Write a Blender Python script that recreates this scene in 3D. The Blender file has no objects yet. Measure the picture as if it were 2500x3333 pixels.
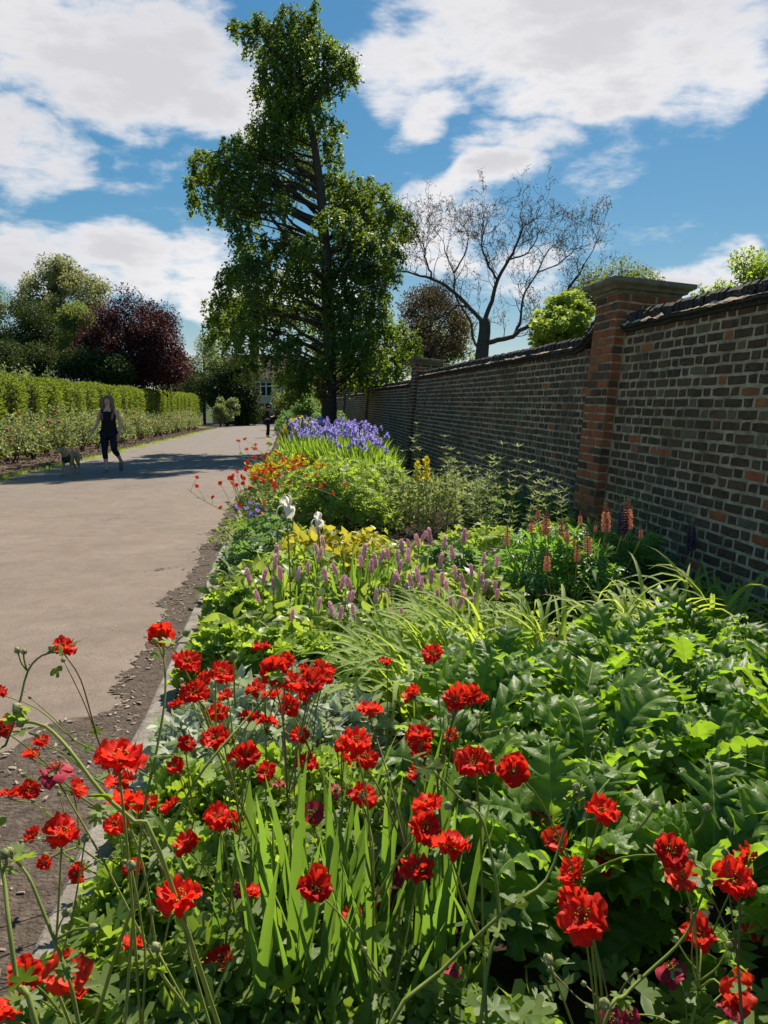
import bpy, math, random
import numpy as np
from mathutils import Vector, Matrix, Quaternion

rng = np.random.default_rng(7)
random.seed(7)
scene = bpy.context.scene
COL = scene.collection
R = math.radians

# ---------------------------------------------------------------- camera
EYE = 1.35                       # camera height above the path under it
FPX = 2500.0                     # focal length in photograph pixels (2500 x 3333)
TH = math.atan(363.0 / FPX)      # camera pitched down
AL = math.atan(320.0 * math.cos(TH) / FPX)   # camera turned right of the wall's run
cam_data = bpy.data.cameras.new('camera')
cam = bpy.data.objects.new('camera', cam_data)
COL.objects.link(cam)
cam.location = (0, 0, EYE)
cam.rotation_euler = (math.pi / 2 - TH, 0, -AL)
cam_data.sensor_fit = 'VERTICAL'
cam_data.sensor_height = 36.0
cam_data.lens = FPX / 3333.0 * 36.0
cam_data.clip_start = 0.05
cam_data.clip_end = 3000
scene.camera = cam

# ---------------------------------------------------------------- sun and sky
SUN_EL, SUN_AZ = R(48), math.atan2(0.44, 0.90)     # high, ahead and to the right, behind the wall
SDIR = Vector((math.cos(SUN_EL) * math.sin(SUN_AZ), math.cos(SUN_EL) * math.cos(SUN_AZ), math.sin(SUN_EL)))
sun_data = bpy.data.lights.new('sun', 'SUN')
sun_data.energy = 5.0
sun_data.angle = R(0.53)
sun_data.color = (1.0, 0.91, 0.77)
sun = bpy.data.objects.new('sun', sun_data)
sun.rotation_euler = SDIR.to_track_quat('Z', 'Y').to_euler()
COL.objects.link(sun)

scene.view_settings.view_transform = 'Standard'
scene.view_settings.look = 'None'
scene.view_settings.exposure = 0.72
scene.view_settings.gamma = 1.0
scene.render.engine = 'CYCLES'
scene.cycles.use_denoising = True
scene.cycles.max_bounces = 6
scene.cycles.diffuse_bounces = 4
scene.cycles.glossy_bounces = 2
scene.cycles.transmission_bounces = 4
scene.cycles.transparent_max_bounces = 4
scene.cycles.caustics_reflective = False
scene.cycles.caustics_refractive = False

CT, ST, CA, SA = math.cos(TH), math.sin(TH), math.cos(AL), math.sin(AL)
FWD = np.array([SA * CT, CA * CT, -ST])
RGT = np.array([CA, -SA, 0.0])
UPV = np.array([SA * ST, CA * ST, CT])
CAM = np.array([0, 0, EYE])

def ray(px, py):
    return FWD + (px - 1250.0) / FPX * RGT + (1666.5 - py) / FPX * UPV

def at(px, py, Z):
    return CAM + Z * ray(px, py)

SLOPE = 0.0145
ORD = 'first second third fourth fifth sixth seventh eighth ninth tenth eleventh twelfth thirteenth fourteenth fifteenth sixteenth seventeenth eighteenth nineteenth twentieth'.split() + ['twenty-%s' % w for w in 'first second third fourth fifth sixth seventh eighth ninth'.split()] + ['thirtieth'] + ['thirty-%s' % w for w in 'first second third fourth fifth sixth seventh eighth ninth'.split()]
def gz(y):
    return -SLOPE * np.clip(y, -6, 90)

def gp(px, py):
    d = ray(px, py)
    t = EYE / -(d[2] + SLOPE * d[1])
    p = CAM + t * d
    p[2] = gz(p[1])
    return p

world = bpy.data.worlds.new('World')
scene.world = world
world.use_nodes = True

class NT:
    def __init__(self, tree):
        self.t = tree
    def n(self, typ, **kw):
        nd = self.t.nodes.new(typ)
        for k, v in kw.items():
            if k.startswith('i_'):
                nd.inputs[k[2:]].default_value = v
            elif k.startswith('x_'):
                nd.inputs[int(k[2:])].default_value = v
            else:
                setattr(nd, k, v)
        return nd
    def l(self, a, b):
        self.t.links.new(a, b)
    def math(self, op, a, b=None, clamp=False):
        nd = self.t.nodes.new('ShaderNodeMath')
        nd.operation = op
        nd.use_clamp = clamp
        for i, v in enumerate((a, b)):
            if v is None:
                continue
            if isinstance(v, (int, float)):
                nd.inputs[i].default_value = v
            else:
                self.l(v, nd.inputs[i])
        return nd.outputs[0]
    def mix(self, f, a, b, blend='MIX'):
        nd = self.t.nodes.new('ShaderNodeMix')
        nd.data_type = 'RGBA'
        nd.blend_type = blend
        for i, v in ((0, f), (6, a), (7, b)):
            if isinstance(v, (int, float)):
                nd.inputs[i].default_value = v
            elif isinstance(v, tuple):
                nd.inputs[i].default_value = (*v, 1.0) if len(v) == 3 else v
            else:
                self.l(v, nd.inputs[i])
        return nd.outputs[2]
    def ramp(self, f, stops, interp='LINEAR'):
        nd = self.t.nodes.new('ShaderNodeValToRGB')
        cr = nd.color_ramp
        cr.interpolation = interp
        while len(cr.elements) < len(stops):
            cr.elements.new(0.5)
        for e, (p, c) in zip(cr.elements, stops):
            e.position = p
            e.color = (*c, 1.0) if isinstance(c, tuple) else (c, c, c, 1.0)
        self.l(f, nd.inputs[0])
        return nd.outputs[0]

def build_sky():
    T = NT(world.node_tree)
    T.t.nodes.clear()
    out = T.n('ShaderNodeOutputWorld')
    bg = T.n('ShaderNodeBackground', i_Strength=0.14)
    T.l(bg.outputs[0], out.inputs[0])
    sky = T.n('ShaderNodeTexSky')
    sky.sky_type = 'NISHITA'
    sky.sun_disc = False
    sky.sun_elevation = SUN_EL
    sky.sun_rotation = SUN_AZ
    sky.altitude = 0
    sky.air_density = 1.0
    sky.dust_density = 0.2
    sky.ozone_density = 4.0
    gm = T.n('ShaderNodeGamma', i_Gamma=0.55)
    T.l(sky.outputs[0], gm.inputs['Color'])
    hs = T.n('ShaderNodeHueSaturation', i_Hue=0.493, i_Saturation=1.86, i_Value=0.84)
    T.l(gm.outputs[0], hs.inputs['Color'])
    # clouds: banks at chosen directions, broken up by noise on the direction vector
    tc = T.n('ShaderNodeTexCoord')
    dirv = tc.outputs['Generated']
    warp = T.n('ShaderNodeTexNoise', i_Scale=5.0, i_Detail=4.0)
    T.l(dirv, warp.inputs['Vector'])
    wsub = T.n('ShaderNodeVectorMath', operation='SUBTRACT')
    wsub.inputs[1].default_value = (0.5, 0.5, 0.5)
    T.l(warp.outputs['Color'], wsub.inputs[0])
    wsc = T.n('ShaderNodeVectorMath', operation='SCALE', i_Scale=0.17)
    T.l(wsub.outputs[0], wsc.inputs[0])
    wadd = T.n('ShaderNodeVectorMath', operation='ADD')
    T.l(dirv, wadd.inputs[0]); T.l(wsc.outputs[0], wadd.inputs[1])
    wd = wadd.outputs[0]
    banks = [  # view px of the 1659-wide photograph: cx, cy, rx, ry, weight
        (230, 120, 390, 165, 1.35), (470, 215, 190, 95, 1.2), (60, 345, 175, 100, 1.0), (190, 570, 330, 100, 1.2),
        (430, 600, 150, 125, 1.1), (1270, 100, 430, 190, 1.3), (960, 150, 230, 110, 0.95), (1560, 110, 130, 150, 1.0),
        (1200, 245, 260, 65, 1.1), (930, 275, 150, 48, 0.75), (1100, 345, 190, 50, 0.62), (1010, 425, 200, 62, 1.15),
        (960, 510, 170, 110, 0.8), (1530, 570, 120, 62, 1.05), (1120, 590, 130, 60, 0.6), (650, 640, 260, 80, 1.0),
    ]
    acc = None
    for cx, cy, rx, ry, w in banks:
        c = Vector(ray(cx * 1.507, cy * 1.507)).normalized()
        rt = c.cross(Vector((0, 0, 1))).normalized()
        up = rt.cross(c)
        k = FPX / 1.507 / 0.93
        d1 = T.n('ShaderNodeVectorMath', operation='DOT_PRODUCT'); T.l(wd, d1.inputs[0]); d1.inputs[1].default_value = rt * (k / rx * 1.10)
        d2 = T.n('ShaderNodeVectorMath', operation='DOT_PRODUCT'); T.l(wd, d2.inputs[0]); d2.inputs[1].default_value = up * (k / ry * 1.10)
        s = T.math('ADD', T.math('MULTIPLY', d1.outputs['Value'], d1.outputs['Value']), T.math('MULTIPLY', d2.outputs['Value'], d2.outputs['Value']))
        m = T.math('MULTIPLY', T.math('SUBTRACT', 1.0, s, clamp=True), w)
        acc = m if acc is None else T.math('MAXIMUM', acc, m)
    # flat cloud-layer coordinates for the noise so that it compresses towards the horizon
    sep = T.n('ShaderNodeSeparateXYZ'); T.l(dirv, sep.inputs[0])
    zz = T.math('ADD', T.math('ABSOLUTE', sep.outputs[2]), 0.35)
    cmb = T.n('ShaderNodeCombineXYZ')
    T.l(T.math('DIVIDE', sep.outputs[0], zz), cmb.inputs[0]); T.l(T.math('DIVIDE', sep.outputs[1], zz), cmb.inputs[1])
    T.l(T.math('MULTIPLY', sep.outputs[2], 3.0), cmb.inputs[2])
    nz = T.n('ShaderNodeTexNoise', i_Scale=5.2, i_Detail=12.0, i_Roughness=0.62, i_Distortion=0.15)
    T.l(cmb.outputs[0], nz.inputs['Vector'])
    broad = T.n('ShaderNodeTexNoise', i_Scale=1.3, i_Detail=3.0)
    T.l(cmb.outputs[0], broad.inputs['Vector'])
    cover = T.math('ADD', T.math('MULTIPLY', acc, 0.75), T.math('MULTIPLY', T.math('SUBTRACT', nz.outputs[0], 0.5), 2.2))
    dens = T.n('ShaderNodeMapRange', interpolation_type='SMOOTHSTEP')
    dens.inputs['From Min'].default_value = 0.06
    dens.inputs['From Max'].default_value = 0.72
    T.l(cover, dens.inputs['Value'])
    # cloud tone: bright tops and edges, greyer thick undersides
    thick = T.n('ShaderNodeMapRange', interpolation_type='SMOOTHSTEP')
    thick.inputs['From Min'].default_value = 0.35
    thick.inputs['From Max'].default_value = 1.15
    T.l(T.math('ADD', cover, T.math('MULTIPLY', T.math('SUBTRACT', broad.outputs[0], 0.5), 1.2)), thick.inputs['Value'])
    ccol = T.mix(thick.outputs[0], (4.35, 4.2, 4.15), (3.1, 3.0, 3.1))
    col = T.mix(T.math('MULTIPLY', dens.outputs[0], 0.93), hs.outputs[0], ccol)
    T.l(col, bg.inputs['Color'])
build_sky()

# ---------------------------------------------------------------- object helpers
def link(name, data, parent=None, loc=None, kind=None, label=None, cat=None, group=None):
    o = bpy.data.objects.new(name, data)
    COL.objects.link(o)
    if parent is not None:
        o.parent = parent
    if loc is not None:
        o.location = loc
    if kind: o['kind'] = kind
    if label: o['label'] = label
    if cat: o['category'] = cat
    if group: o['group'] = group
    return o

def thing(name, label, cat, loc=(0, 0, 0), group=None, rotz=0.0):
    o = link(name, None, loc=loc, label=label, cat=cat, group=group)
    o.empty_display_size = 0.1
    o.rotation_euler = (0, 0, rotz)
    return o

def mesh(name, V, F, mats, var=None, midx=None, smooth=False):
    """V (n,3) array, F list of faces or (m,k) array; var: per-face float attribute."""
    me = bpy.data.meshes.new(name)
    V = np.asarray(V, np.float32).reshape(-1, 3)
    if isinstance(F, np.ndarray):
        m, k = F.shape
        flat = F.reshape(-1).astype(np.int32)
        tot = np.full(m, k, np.int32)
    else:
        tot = np.array([len(f) for f in F], np.int32)
        flat = np.array([i for f in F for i in f], np.int32)
        m = len(tot)
    me.vertices.add(len(V)); me.vertices.foreach_set('co', V.ravel())
    me.loops.add(len(flat)); me.loops.foreach_set('vertex_index', flat)
    me.polygons.add(m)
    me.polygons.foreach_set('loop_start', np.concatenate([[0], np.cumsum(tot)[:-1]]).astype(np.int32))
    me.polygons.foreach_set('loop_total', tot)
    if not isinstance(mats, (list, tuple)):
        mats = [mats]
    for mt in mats:
        me.materials.append(mt)
    if midx is not None:
        me.polygons.foreach_set('material_index', np.asarray(midx, np.int32))
    if var is not None:
        a = me.attributes.new('v', 'FLOAT', 'FACE')
        a.data.foreach_set('value', np.asarray(var, np.float32))
    me.polygons.foreach_set('use_smooth', np.full(m, bool(smooth)))
    me.update(calc_edges=True)
    return me

class MB:
    """Collects pieces and makes one mesh."""
    def __init__(self):
        self.V = []; self.F = []; self.M = []; self.A = []; self.n = 0
    def add(self, V, F, m=0, a=None):
        V = np.asarray(V, float).reshape(-1, 3)
        self.V.append(V)
        for f in F:
            self.F.append([i + self.n for i in f])
        self.M += [m] * len(F)
        self.A += [random.random() if a is None else a] * len(F)
        self.n += len(V)
    def box(self, x0, x1, y0, y1, z0, z1, m=0, a=None, M=None):
        V = np.array([(x, y, z) for z in (z0, z1) for y in (y0, y1) for x in (x0, x1)], float)
        if M is not None:
            V = V @ np.array(M.to_3x3()).T + np.array(M.translation)
        self.add(V, [(0, 2, 3, 1), (4, 5, 7, 6), (0, 1, 5, 4), (2, 6, 7, 3), (0, 4, 6, 2), (1, 3, 7, 5)], m, a)
    def tube(self, pts, rad, sides=6, m=0, a=None, cap=True):
        V, F = tube_geo(pts, rad, sides, cap)
        self.add(V, F, m, a)
    def build(self, name, mats, smooth=False):
        return mesh(name, np.concatenate(self.V), self.F, mats, var=self.A, midx=self.M, smooth=smooth)

def tube_geo(pts, rad, sides=6, cap=True):
    P = np.asarray(pts, float)
    n = len(P)
    rad = np.full(n, rad, float) if np.isscalar(rad) else np.asarray(rad, float)
    tan = np.gradient(P, axis=0)
    tan /= np.linalg.norm(tan, axis=1, keepdims=True) + 1e-9
    ref = np.array([0.31, 0.2, 0.93]) if abs(tan[0][2]) < 0.9 else np.array([1.0, 0.1, 0])
    V = []
    u = np.cross(tan[0], ref); u /= np.linalg.norm(u)
    ang = np.arange(sides) * 2 * math.pi / sides
    for i in range(n):
        u = u - tan[i] * np.dot(u, tan[i]); u /= np.linalg.norm(u) + 1e-9
        w = np.cross(tan[i], u)
        V.append(P[i] + rad[i] * (np.cos(ang)[:, None] * u + np.sin(ang)[:, None] * w))
    V = np.concatenate(V)
    F = []
    for i in range(n - 1):
        for j in range(sides):
            k = (j + 1) % sides
            F.append((i * sides + j, i * sides + k, (i + 1) * sides + k, (i + 1) * sides + j))
    if cap:
        F.append(tuple(range(sides - 1, -1, -1)))
        F.append(tuple(range((n - 1) * sides, n * sides)))
    return V, F

def bez(ctrl, n=10):
    """Smooth Catmull-Rom curve through control points."""
    C = np.asarray(ctrl, float)
    if len(C) == 2:
        return C[0] + (C[1] - C[0]) * np.linspace(0, 1, n)[:, None]
    P = np.vstack([2 * C[0] - C[1], C, 2 * C[-1] - C[-2]])
    out = []
    seg = len(C) - 1
    per = max(2, n // seg)
    for s in range(seg):
        p0, p1, p2, p3 = P[s:s + 4]
        for t in np.linspace(0, 1, per, endpoint=(s == seg - 1)):
            out.append(0.5 * ((2 * p1) + (-p0 + p2) * t + (2 * p0 - 5 * p1 + 4 * p2 - p3) * t * t + (-p0 + 3 * p1 - 3 * p2 + p3) * t ** 3))
    return np.array(out)

def frames(axis, normal):
    """Rotation matrices whose local Y is axis and local Z is close to normal."""
    a = axis / (np.linalg.norm(axis, axis=1, keepdims=True) + 1e-9)
    n = normal - a * np.sum(normal * a, axis=1, keepdims=True)
    bad = np.linalg.norm(n, axis=1) < 1e-4
    n[bad] = np.cross(a[bad], np.array([0.3, 0.5, 0.8]))
    n /= np.linalg.norm(n, axis=1, keepdims=True) + 1e-9
    x = np.cross(a, n)
    return np.stack([x, a, n], axis=2)

def scatter_geo(tmpl, pos, axis, normal, size):
    """tmpl: (V, F ndarray of quads/tris). Returns V, F, per-face leaf index."""
    TV, TF = tmpl
    M = len(pos)
    Rm = frames(np.asarray(axis, float), np.asarray(normal, float))
    size = np.asarray(size, float)
    if size.ndim == 1:
        size = np.repeat(size[:, None], 3, axis=1)
    L = TV[None, :, :] * size[:, None, :]
    V = np.einsum('mij,mkj->mki', Rm, L) + np.asarray(pos, float)[:, None, :]
    F = (TF[None, :, :] + (np.arange(M) * len(TV))[:, None, None]).reshape(-1, TF.shape[1])
    return V.reshape(-1, 3), F, np.repeat(np.arange(M), len(TF))

def scatter_mesh(name, tmpls, pos, axis, normal, size, mat, smooth=True, var=None):
    """Leaves of one or more templates (same face size) as one mesh."""
    if not isinstance(tmpls, list):
        tmpls = [tmpls]
    M = len(pos)
    pick = rng.integers(0, len(tmpls), M)
    var = rng.random(M) if var is None else var
    Vs, Fs, As = [], [], []
    off = 0
    for i, t in enumerate(tmpls):
        s = pick == i
        if not s.any():
            continue
        V, F, li = scatter_geo(t, pos[s], axis[s], normal[s], np.asarray(size)[s])
        Vs.append(V); Fs.append(F + off); As.append(var[s][li]); off += len(V)
    return mesh(name, np.concatenate(Vs), np.concatenate(Fs), mat, var=np.concatenate(As), smooth=smooth)

def unit(n):
    v = rng.normal(size=(n, 3))
    return v / np.linalg.norm(v, axis=1, keepdims=True)
# ---------------------------------------------------------------- materials
def new_mat(name):
    m = bpy.data.materials.new(name)
    m.use_nodes = True
    m.node_tree.nodes.clear()
    T = NT(m.node_tree)
    out = T.n('ShaderNodeOutputMaterial')
    return m, T, out

def leaf_mat(name, dark, light, trans=None, tf=0.38, rough=0.42, spec=0.4, obj_var=False, veins=None, streak=0.0, gain=1.16):
    """Leaf: diffuse and gloss on the front, light coming through from behind."""
    m, T, out = new_mat(name)
    if gain != 1.0:
        dark, light = (tuple(min(0.9, c * gain) for c in q) for q in (dark, light))
        trans = None if trans is None else tuple(min(0.95, c * gain) for c in trans)
    at_ = T.n('ShaderNodeAttribute', attribute_name='v')
    fac = at_.outputs['Fac']
    if obj_var:
        oi = T.n('ShaderNodeObjectInfo')
        fac = oi.outputs['Random']
    geo = T.n('ShaderNodeNewGeometry')
    nz = T.n('ShaderNodeTexNoise', i_Scale=26.0, i_Detail=3.0)
    T.l(geo.outputs['Position'], nz.inputs['Vector'])
    f = T.math('ADD', T.math('MULTIPLY', fac, 0.75), T.math('MULTIPLY', nz.outputs[0], 0.35), clamp=True)
    bump = None
    if veins:
        # relief (and, for blades, lengthwise streaks) in the leaf's own coordinates
        tcn = T.n('ShaderNodeTexCoord')
        mp = T.n('ShaderNodeMapping'); mp.inputs['Scale'].default_value = veins[:3]
        T.l(tcn.outputs['Object'], mp.inputs['Vector'])
        vn = T.n('ShaderNodeTexNoise', i_Scale=1.0, i_Detail=3.0, i_Roughness=0.6)
        T.l(mp.outputs[0], vn.inputs['Vector'])
        bump = T.n('ShaderNodeBump', i_Strength=veins[3], i_Distance=0.01)
        T.l(vn.outputs[0], bump.inputs['Height'])
        if streak:
            f = T.math('ADD', f, T.math('MULTIPLY', T.math('SUBTRACT', vn.outputs[0], 0.5), streak * 2.0), clamp=True)
    col = T.mix(f, dark, light)
    pb = T.n('ShaderNodeBsdfPrincipled')
    if bump:
        T.l(bump.outputs[0], pb.inputs['Normal'])
    pb.inputs['Roughness'].default_value = rough
    pb.inputs['Specular IOR Level'].default_value = spec
    T.l(col, pb.inputs['Base Color'])
    tr = T.n('ShaderNodeBsdfTranslucent')
    if trans is None:
        trans = (min(1, light[0] * 1.9), min(1, light[1] * 1.7), light[2] * 0.8)
    tcol = T.mix(f, tuple(c * 0.7 for c in trans), trans)
    T.l(tcol, tr.inputs['Color'])
    mx = T.n('ShaderNodeMixShader', x_0=tf)
    T.l(pb.outputs[0], mx.inputs[1]); T.l(tr.outputs[0], mx.inputs[2])
    T.l(mx.outputs[0], out.inputs[0])
    return m

def plain_mat(name, a, b=None, scale=8.0, rough=0.8, spec=0.25, bump=0.0, bscale=None, metal=0.0, obj_var=0.0, detail=6.0):
    m, T, out = new_mat(name)
    geo = T.n('ShaderNodeNewGeometry')
    nz = T.n('ShaderNodeTexNoise', i_Scale=scale, i_Detail=detail, i_Roughness=0.6)
    T.l(geo.outputs['Position'], nz.inputs['Vector'])
    b = b or a
    f = T.ramp(nz.outputs[0], [(0.3, 0.0), (0.7, 1.0)])
    col = T.mix(f, a, b)
    if obj_var:
        oi = T.n('ShaderNodeObjectInfo')
        k = T.math('ADD', T.math('MULTIPLY', oi.outputs['Random'], obj_var), 1.0 - obj_var * 0.5)
        hv = T.n('ShaderNodeHueSaturation')
        T.l(k, hv.inputs['Value']); T.l(col, hv.inputs['Color'])
        col = hv.outputs[0]
    pb = T.n('ShaderNodeBsdfPrincipled')
    pb.inputs['Roughness'].default_value = rough
    pb.inputs['Specular IOR Level'].default_value = spec
    pb.inputs['Metallic'].default_value = metal
    T.l(col, pb.inputs['Base Color'])
    if bump:
        nb = T.n('ShaderNodeTexNoise', i_Scale=bscale or scale * 4, i_Detail=6.0)
        T.l(geo.outputs['Position'], nb.inputs['Vector'])
        bp = T.n('ShaderNodeBump', i_Strength=bump, i_Distance=0.02)
        T.l(nb.outputs[0], bp.inputs['Height'])
        T.l(bp.outputs[0], pb.inputs['Normal'])
    T.l(pb.outputs[0], out.inputs[0])
    return m

def brick_mat(name, a, b, lichen=0.25):
    m, T, out = new_mat(name)
    geo = T.n('ShaderNodeNewGeometry')
    pos = geo.outputs['Position']
    n1 = T.n('ShaderNodeTexNoise', i_Scale=14.0, i_Detail=6.0, i_Roughness=0.65); T.l(pos, n1.inputs['Vector'])
    n2 = T.n('ShaderNodeTexNoise', i_Scale=70.0, i_Detail=4.0, i_Roughness=0.6); T.l(pos, n2.inputs['Vector'])
    n3 = T.n('ShaderNodeTexNoise', i_Scale=1.3, i_Detail=4.0); T.l(pos, n3.inputs['Vector'])
    col = T.mix(T.ramp(n1.outputs[0], [(0.32, 0.0), (0.68, 1.0)]), a, b)
    # soot and algae with a shape of their own
    col = T.mix(T.ramp(n3.outputs[0], [(0.50, 0.0), (0.66, 0.6)]), col, (0.042, 0.034, 0.022))
    spots = T.math('MULTIPLY', T.ramp(n2.outputs[0], [(0.58, 0.0), (0.66, 1.0)]), T.ramp(n3.outputs[0], [(0.46, 0.0), (0.60, lichen * 2.6)]), clamp=True)
    col = T.mix(spots, col, (0.42, 0.39, 0.33))
    pb = T.n('ShaderNodeBsdfPrincipled')
    pb.inputs['Roughness'].default_value = 0.9
    pb.inputs['Specular IOR Level'].default_value = 0.15
    T.l(col, pb.inputs['Base Color'])
    bp = T.n('ShaderNodeBump', i_Strength=0.7, i_Distance=0.012)
    T.l(T.math('ADD', n1.outputs[0], T.math('MULTIPLY', n2.outputs[0], 0.5)), bp.inputs['Height'])
    T.l(bp.outputs[0], pb.inputs['Normal'])
    T.l(pb.outputs[0], out.inputs[0])
    return m

MT = {}
MT['brick_dark'] = brick_mat('brick_dark', (0.072, 0.044, 0.028), (0.145, 0.088, 0.052))
MT['brick_brown'] = brick_mat('brick_brown', (0.105, 0.060, 0.036), (0.190, 0.108, 0.064))
MT['brick_buff'] = brick_mat('brick_buff', (0.140, 0.102, 0.062), (0.225, 0.168, 0.104))
MT['brick_red'] = brick_mat('brick_red', (0.330, 0.088, 0.042), (0.460, 0.145, 0.062), 0.1)
MT['brick_orange'] = brick_mat('brick_orange', (0.330, 0.110, 0.042), (0.420, 0.170, 0.065), 0.1)
BRICKS = [MT[k] for k in ('brick_dark', 'brick_brown', 'brick_buff', 'brick_red', 'brick_orange')]
def mortar_mat():
    """Lime mortar: warm and pale, smeared, grimy in patches."""
    m, T, out = new_mat('mortar')
    geo = T.n('ShaderNodeNewGeometry'); pos = geo.outputs['Position']
    a = T.n('ShaderNodeTexNoise', i_Scale=24.0, i_Detail=6.0, i_Roughness=0.65); T.l(pos, a.inputs['Vector'])
    b = T.n('ShaderNodeTexNoise', i_Scale=1.6, i_Detail=6.0, i_Roughness=0.6); T.l(pos, b.inputs['Vector'])
    c = T.n('ShaderNodeTexNoise', i_Scale=7.0, i_Detail=5.0, i_Roughness=0.6); T.l(pos, c.inputs['Vector'])
    col = T.mix(T.ramp(a.outputs[0], [(0.3, 0.0), (0.7, 1.0)]), (0.44, 0.315, 0.195), (0.68, 0.515, 0.345))
    col = T.mix(T.ramp(c.outputs[0], [(0.46, 0.0), (0.64, 0.7)]), col, (0.22, 0.16, 0.10))
    col = T.mix(T.ramp(b.outputs[0], [(0.50, 0.0), (0.68, 0.75)]), col, (0.12, 0.095, 0.06))
    pb = T.n('ShaderNodeBsdfPrincipled')
    pb.inputs['Roughness'].default_value = 0.95
    pb.inputs['Specular IOR Level'].default_value = 0.1
    T.l(col, pb.inputs['Base Color'])
    bp = T.n('ShaderNodeBump', i_Strength=0.8, i_Distance=0.015)
    T.l(T.math('ADD', a.outputs[0], c.outputs[0]), bp.inputs['Height'])
    T.l(bp.outputs[0], pb.inputs['Normal'])
    T.l(pb.outputs[0], out.inputs[0])
    return m
MT['mortar'] = mortar_mat()
MT['coping'] = brick_mat('coping', (0.030, 0.027, 0.024), (0.062, 0.052, 0.044), 0.35)
MT['stone_cap'] = plain_mat('stone_cap', (0.120, 0.105, 0.075), (0.290, 0.255, 0.185), 7, 0.9, 0.15, 0.5, 40)
MT['kerb'] = plain_mat('kerb_stone', (0.150, 0.128, 0.105), (0.330, 0.295, 0.255), 9, 0.9, 0.2, 0.5, 60, obj_var=0.25)
MT['soil'] = plain_mat('soil', (0.022, 0.016, 0.011), (0.060, 0.044, 0.030), 12, 0.95, 0.1, 0.8, 50)
MT['mulch'] = plain_mat('bark_mulch', (0.090, 0.060, 0.040), (0.260, 0.195, 0.140), 16, 0.95, 0.1, 0.9, 45)
MT['dirt'] = plain_mat('path_dirt', (0.060, 0.046, 0.036), (0.140, 0.110, 0.085), 22, 0.95, 0.1, 0.9, 70)
MT['chip'] = plain_mat('wood_chip', (0.22, 0.165, 0.115), (0.46, 0.37, 0.27), 30, 0.9, 0.1)
MT['timber'] = plain_mat('edging_timber', (0.045, 0.026, 0.016), (0.110, 0.062, 0.038), 10, 0.85, 0.2, 0.4, 60)
MT['grass'] = plain_mat('far_ground', (0.030, 0.045, 0.014), (0.055, 0.075, 0.024), 3, 0.95, 0.1)
MT['bark'] = plain_mat('bark', (0.050, 0.038, 0.028), (0.110, 0.085, 0.064), 14, 0.95, 0.1, 1.0, 22)
MT['bark_pale'] = plain_mat('pale_bark', (0.060, 0.048, 0.040), (0.120, 0.098, 0.080), 12, 0.95, 0.1, 0.7, 30)
MT['stem'] = leaf_mat('green_stem', (0.13, 0.18, 0.035), (0.27, 0.31, 0.075), tf=0.22, spec=0.15, rough=0.55, obj_var=True)
MT['stem_brown'] = leaf_mat('brown_stem', (0.12, 0.075, 0.035), (0.22, 0.17, 0.075), tf=0.08, rough=0.6, obj_var=True)

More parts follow.
